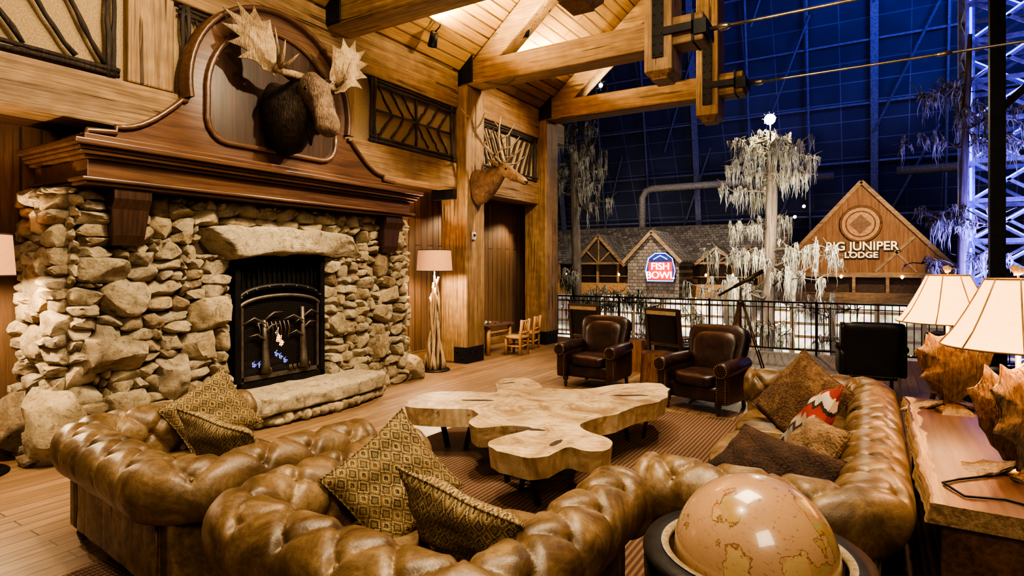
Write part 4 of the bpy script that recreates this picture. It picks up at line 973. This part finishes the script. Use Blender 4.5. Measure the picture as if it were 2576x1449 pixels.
# trees
barkm=wood('cypress_bark',(.04,.03,.022),(.12,.095,.07),(.24,.20,.15),axis=2,s=.8,rough=.95,bst=.9)
mossm=simple('spanish_moss',(.27,.265,.21),.95,0,.45,6,.3)
def tree(x,y,zt,r0,branches,seed,zb=-8,dens=12):
    r=random.Random(seed); e=empty('cypress_tree'); b=MB(); mz=MB()
    pts=[];rs=[]
    for i in range(16): t=i/15; pts.append((x+.12*math.sin(t*5+seed),y+.1*math.cos(t*4),zb+(zt-zb)*t)); rs.append(r0*(1.5 if i==0 else 1.2-.5*t if i<15 else .45))
    b.tube(pts,rs,12)
    def strand(p,L):
        w=r.uniform(.008,.026); n=5; pp=[p]
        for i in range(n): pp.append(pp[-1]+V((r.uniform(-.04,.04),r.uniform(-.04,.04),-L/n)))
        mz.tube(pp,[w*.6,w,w*1.1,w*.7,w*.5,w*.08],3,cap=False)
    for (z,L,n) in branches:
        for k in range(n):
            a=r.uniform(0,2*math.pi); l=L*r.uniform(.5,1.15); p=V((x,y,z+r.uniform(-.5,.5))); q=[p]
            for i in range(6):
                a+=r.uniform(-.4,.4); q.append(q[-1]+V((math.cos(a)*l/6,math.sin(a)*l/6,r.uniform(-.16,.26)*l/3)))
            b.tube(q,[r0*.24*(1-i/7.5) for i in range(7)],6)
            for i in range(1,7):
                for tt in range(3):
                    tw=q[i]+V((r.uniform(-.5,.5),r.uniform(-.5,.5),r.uniform(-.15,.45))); b.tube([q[i],q[i].lerp(tw,.5)+V((0,0,.05)),tw],[.026,.016,.007],4)
                    if i<2: continue
                    for c in range(max(1,dens//6)):
                        if r.random()<.45: continue
                        s0=q[i].lerp(tw,r.random()); cl=r.uniform(.2,1.3)*(.35+.14*l+.2)
                        for g in range(r.randint(3,7)): strand(s0+V((r.uniform(-.05,.05),r.uniform(-.05,.05),.04)),cl*r.uniform(.3,1.15))
    b.obj('trunk',barkm,e); mz.obj('spanish_moss',mossm,e); return e
tree(-3.37,24,6.6,.26,[(6.3,1.7,6),(5.6,2.0,6),(4.8,1.8,6),(2.9,1.8,3),(1.8,2.6,5),(1.0,3.8,6),(-.3,3.2,3)],3,dens=18)
tree(-10.5,22,7.6,.22,[(7.0,1.5,4),(5.9,2.6,5),(4.6,2.0,4),(1.2,1.6,2),(.2,1.8,2)],5,dens=16)
tree(1.95,18.3,7.5,.10,[(5.9,1.3,3),(5.0,1.3,4),(3.2,1.0,2),(2.2,1.2,3)],8,dens=12)
tree(-6.6,21,.4,.2,[(.2,2.2,4),(-.8,2.4,4),(-1.6,2.2,3)],11); tree(-11.5,27,.5,.2,[(.2,2.2,4),(-.8,2.4,3)],13); tree(-1.5,29,.0,.16,[(-.2,2.0,3),(-1.2,1.8,2)],12,dens=8)
hl=empty('hall_floodlight'); b=MB(); b.sq((-3.3,23.6,7.25),(.40,.40,.40),2,base=ICO2); b.obj('lamp_globe',emis('flood_white',(1,.84,.55),300),hl); b=MB(); b.tube([(-3.3,23.7,6.4),(-3.3,23.7,7.2)],.03,6)
for k in range(8):
    a=k*math.pi/4; b.tube([(-3.3+.21*math.cos(a),23.45,7.25+.21*math.sin(a)),(-3.3+.28*math.cos(a),23.4,7.25+.28*math.sin(a))],.012,5)
b.obj('mast',M['iron'],hl)
b=MB(); b.sq((-2.2,24,4.0),(.12,.12,.12),2,base=ICO1);b.sq((-2.4,23,3.55),(.12,.12,.12),2,base=ICO1); b.sq((-8.5,20,8.4),(.16,.16,.16),2,base=ICO1); b.obj('small_lamps',emis('small_white',(1,.9,.75),60),hl)
lr=empty('lighting_rig'); b=MB()
for k in range(10): b.tube([(-9.6,20.5,7.4+k*.22),(-8.7+.15*(k%3),20.2,7.6+k*.2)],.03,6); b.box((-9.0+.2*(k%4),19.9,7.6+k*.18),(-8.85+.2*(k%4),20.1,7.8+k*.18))
b.tube([(-9.6,20.5,6.8),(-9.6,20.5,14)],.04,6); b.tube([(-8.6,20.2,6.8),(-8.6,20.2,14)],.03,6); b.obj('rig_frame',M['blacksteel'],lr)
st=empty('steel_tower'); b=MB(); g=MB(); xs=(2.25,3.9); ys=(20.5,22.2)
for x in xs:
    for y in ys: b.beam((x,y,-8),(x,y,18),.20,.20)
z=-3; k=0
while z<15:
    for y in ys:
        b.beam((xs[0],y,z),(xs[1],y,z),.09,.12); b.beam((xs[0],y,z),(xs[1],y,z+1.1) ,.08,.08); b.beam((xs[1],y,z),(xs[0],y,z+1.1),.08,.08)
    for x in xs: b.beam((x,ys[0],z),(x,ys[1],z),.09,.12); b.beam((x,ys[0],z),(x,ys[1],z+1.1),.08,.08)
    g.beam((xs[0]+.1,ys[0]-.14,z+.1),(xs[1]-.1,ys[0]-.14,z+1.1),.04,.04); g.beam((xs[0],ys[0]-.15,z),(xs[0],ys[0]-.15,z+.9),.05,.05)
    if k%2: g.beam((xs[0]+.1,ys[1]-.14,z+1.1),(xs[1]-.1,ys[1]-.14,z+.1),.035,.035)
    z+=1.1;k+=1
b.obj('lattice',simple('tower_paint',(.2,.2,.32),.6),st); g.obj('led_strips',emis('violet_led',(.11,.12,1),3.0),st)
b=MB(); b.box((1.99,15.2,-8),(2.24,15.45,16)); b.beam((2.1,15.3,4.9),(2.9,15.3,5.7),.1,.14); b.obj('black_column',M['blacksteel'])

# ---------------------------------------------------------------- lights
def area(loc,tgt,size,en,c,name='area_light',spread=None):
    l=bpy.data.lights.new(name,'AREA'); l.energy=en; l.color=c; l.size=size
    if spread: l.spread=rad(spread)
    o=bpy.data.objects.new(name,l); sc.collection.objects.link(o); o.location=loc; o.rotation_euler=(V(tgt)-V(loc)).to_track_quat('-Z','Y').to_euler()
def spot(loc,tgt,en,c,ang=50,blend=.6,rad_=.06,name='spot_light'):
    l=bpy.data.lights.new(name,'SPOT'); l.energy=en; l.color=c; l.spot_size=rad(ang); l.spot_blend=blend; l.shadow_soft_size=rad_
    o=bpy.data.objects.new(name,l); sc.collection.objects.link(o); o.location=loc; o.rotation_euler=(V(tgt)-V(loc)).to_track_quat('-Z','Y').to_euler()
W=(1,.775,.50)
area((-1.5,4,7.2),(-2.2,4.5,0),2.5,330,W)
area((1.5,-1.5,5),(-4,4,1.5),2,120,W)
spot((-2.9,3.5,6.2),(-6.4,3.4,.9),800,W,45); spot((-2.9,7.2,6.0),(-6.4,5.9,1.4),760,W,48); spot((-3.4,5.0,6.2),(-6.4,4.8,.5),420,W,45)
spot((-2.6,5.5,5.0),(-6.3,4.9,4.0),330,W,36)
spot((-2.8,4,6.5),(-2.6,5,.4),560,(1,.82,.58),42)
spot((-1,8,6.5),(-2.6,8.2,.4),800,W,50)
spot((-1.6,1.2,6),(-2.6,2.2,.6),480,W,60); spot((.2,4,6.5),(-.3,4.6,.6),360,W,50)
spot((-5.2,11,5),(-5.6,10.6,0),260,W,80)
spot((-5.8,.6,4.6),(-5.6,1.2,0),200,W,80)
for (x,y,z,tx,ty,tz,en) in ((-5.9,7.4,5.7,-5.0,7.6,7.2,150),(-5.9,10.6,5.7,-5.0,10.4,7.2,200),(-4.6,8.3,5.7,-5.2,8.0,7.0,80),(-4.9,12.4,5.5,-5.2,12.4,7,80)):
    area((x,y,z),(tx,ty,tz),.3,en,(1,.74,.38),'uplight')
spot((-3.5,9.5,5.5),(-6.4,10,3.6),460,W,70); spot((-3,3,5.5),(-6.6,2.5,4.2),300,W,60)
spot((-3.6,7.0,5.0),(-6.6,8.9,1.4),400,W,50)
spot((-7.1,9.7,3.0),(-7.5,9.0,.6),60,W,110); spot((-7.1,12,3.0),(-7.2,11,.3),60,W,110)
# hall
area((6,36,17),(4,49,27),6,1500,(.10,.14,1),'hall_blue')
area((-6,36,14),(-4,50,24),6,320,(.10,.14,1),'hall_blue')
area((3,17,2),(3.2,21,6),2,450,(.2,.18,1),'hall_violet')
spot((-2,15,8),(-3.4,24,3),900,(1,.86,.66),40); spot((-4,15,1.5),(-3.4,24,4),420,(1,.86,.68),40); spot((-7,15,3),(-10.5,22,4),560,(1,.86,.68),50)
spot((-8,25,12),(-12,38,3),6500,(1,.86,.7),60); spot((1,26,6),(-.6,36,3.4),3000,(1,.68,.38),40)
spot((-9,25,2),(-10.8,34,1.5),1200,(1,.82,.6),50)
area((-2,20,3),(-3,26,-3),5,700,(1,.84,.64),'hall_fill')
w=bpy.data.worlds.new('world'); sc.world=w; w.use_nodes=True; bg=w.node_tree.nodes['Background']; bg.inputs[0].default_value=(.55,.42,.30,1); bg.inputs[1].default_value=.10
sc.view_settings.view_transform='AgX'
try: sc.view_settings.look='AgX - High Contrast'
except Exception: pass
sc.view_settings.exposure=.8
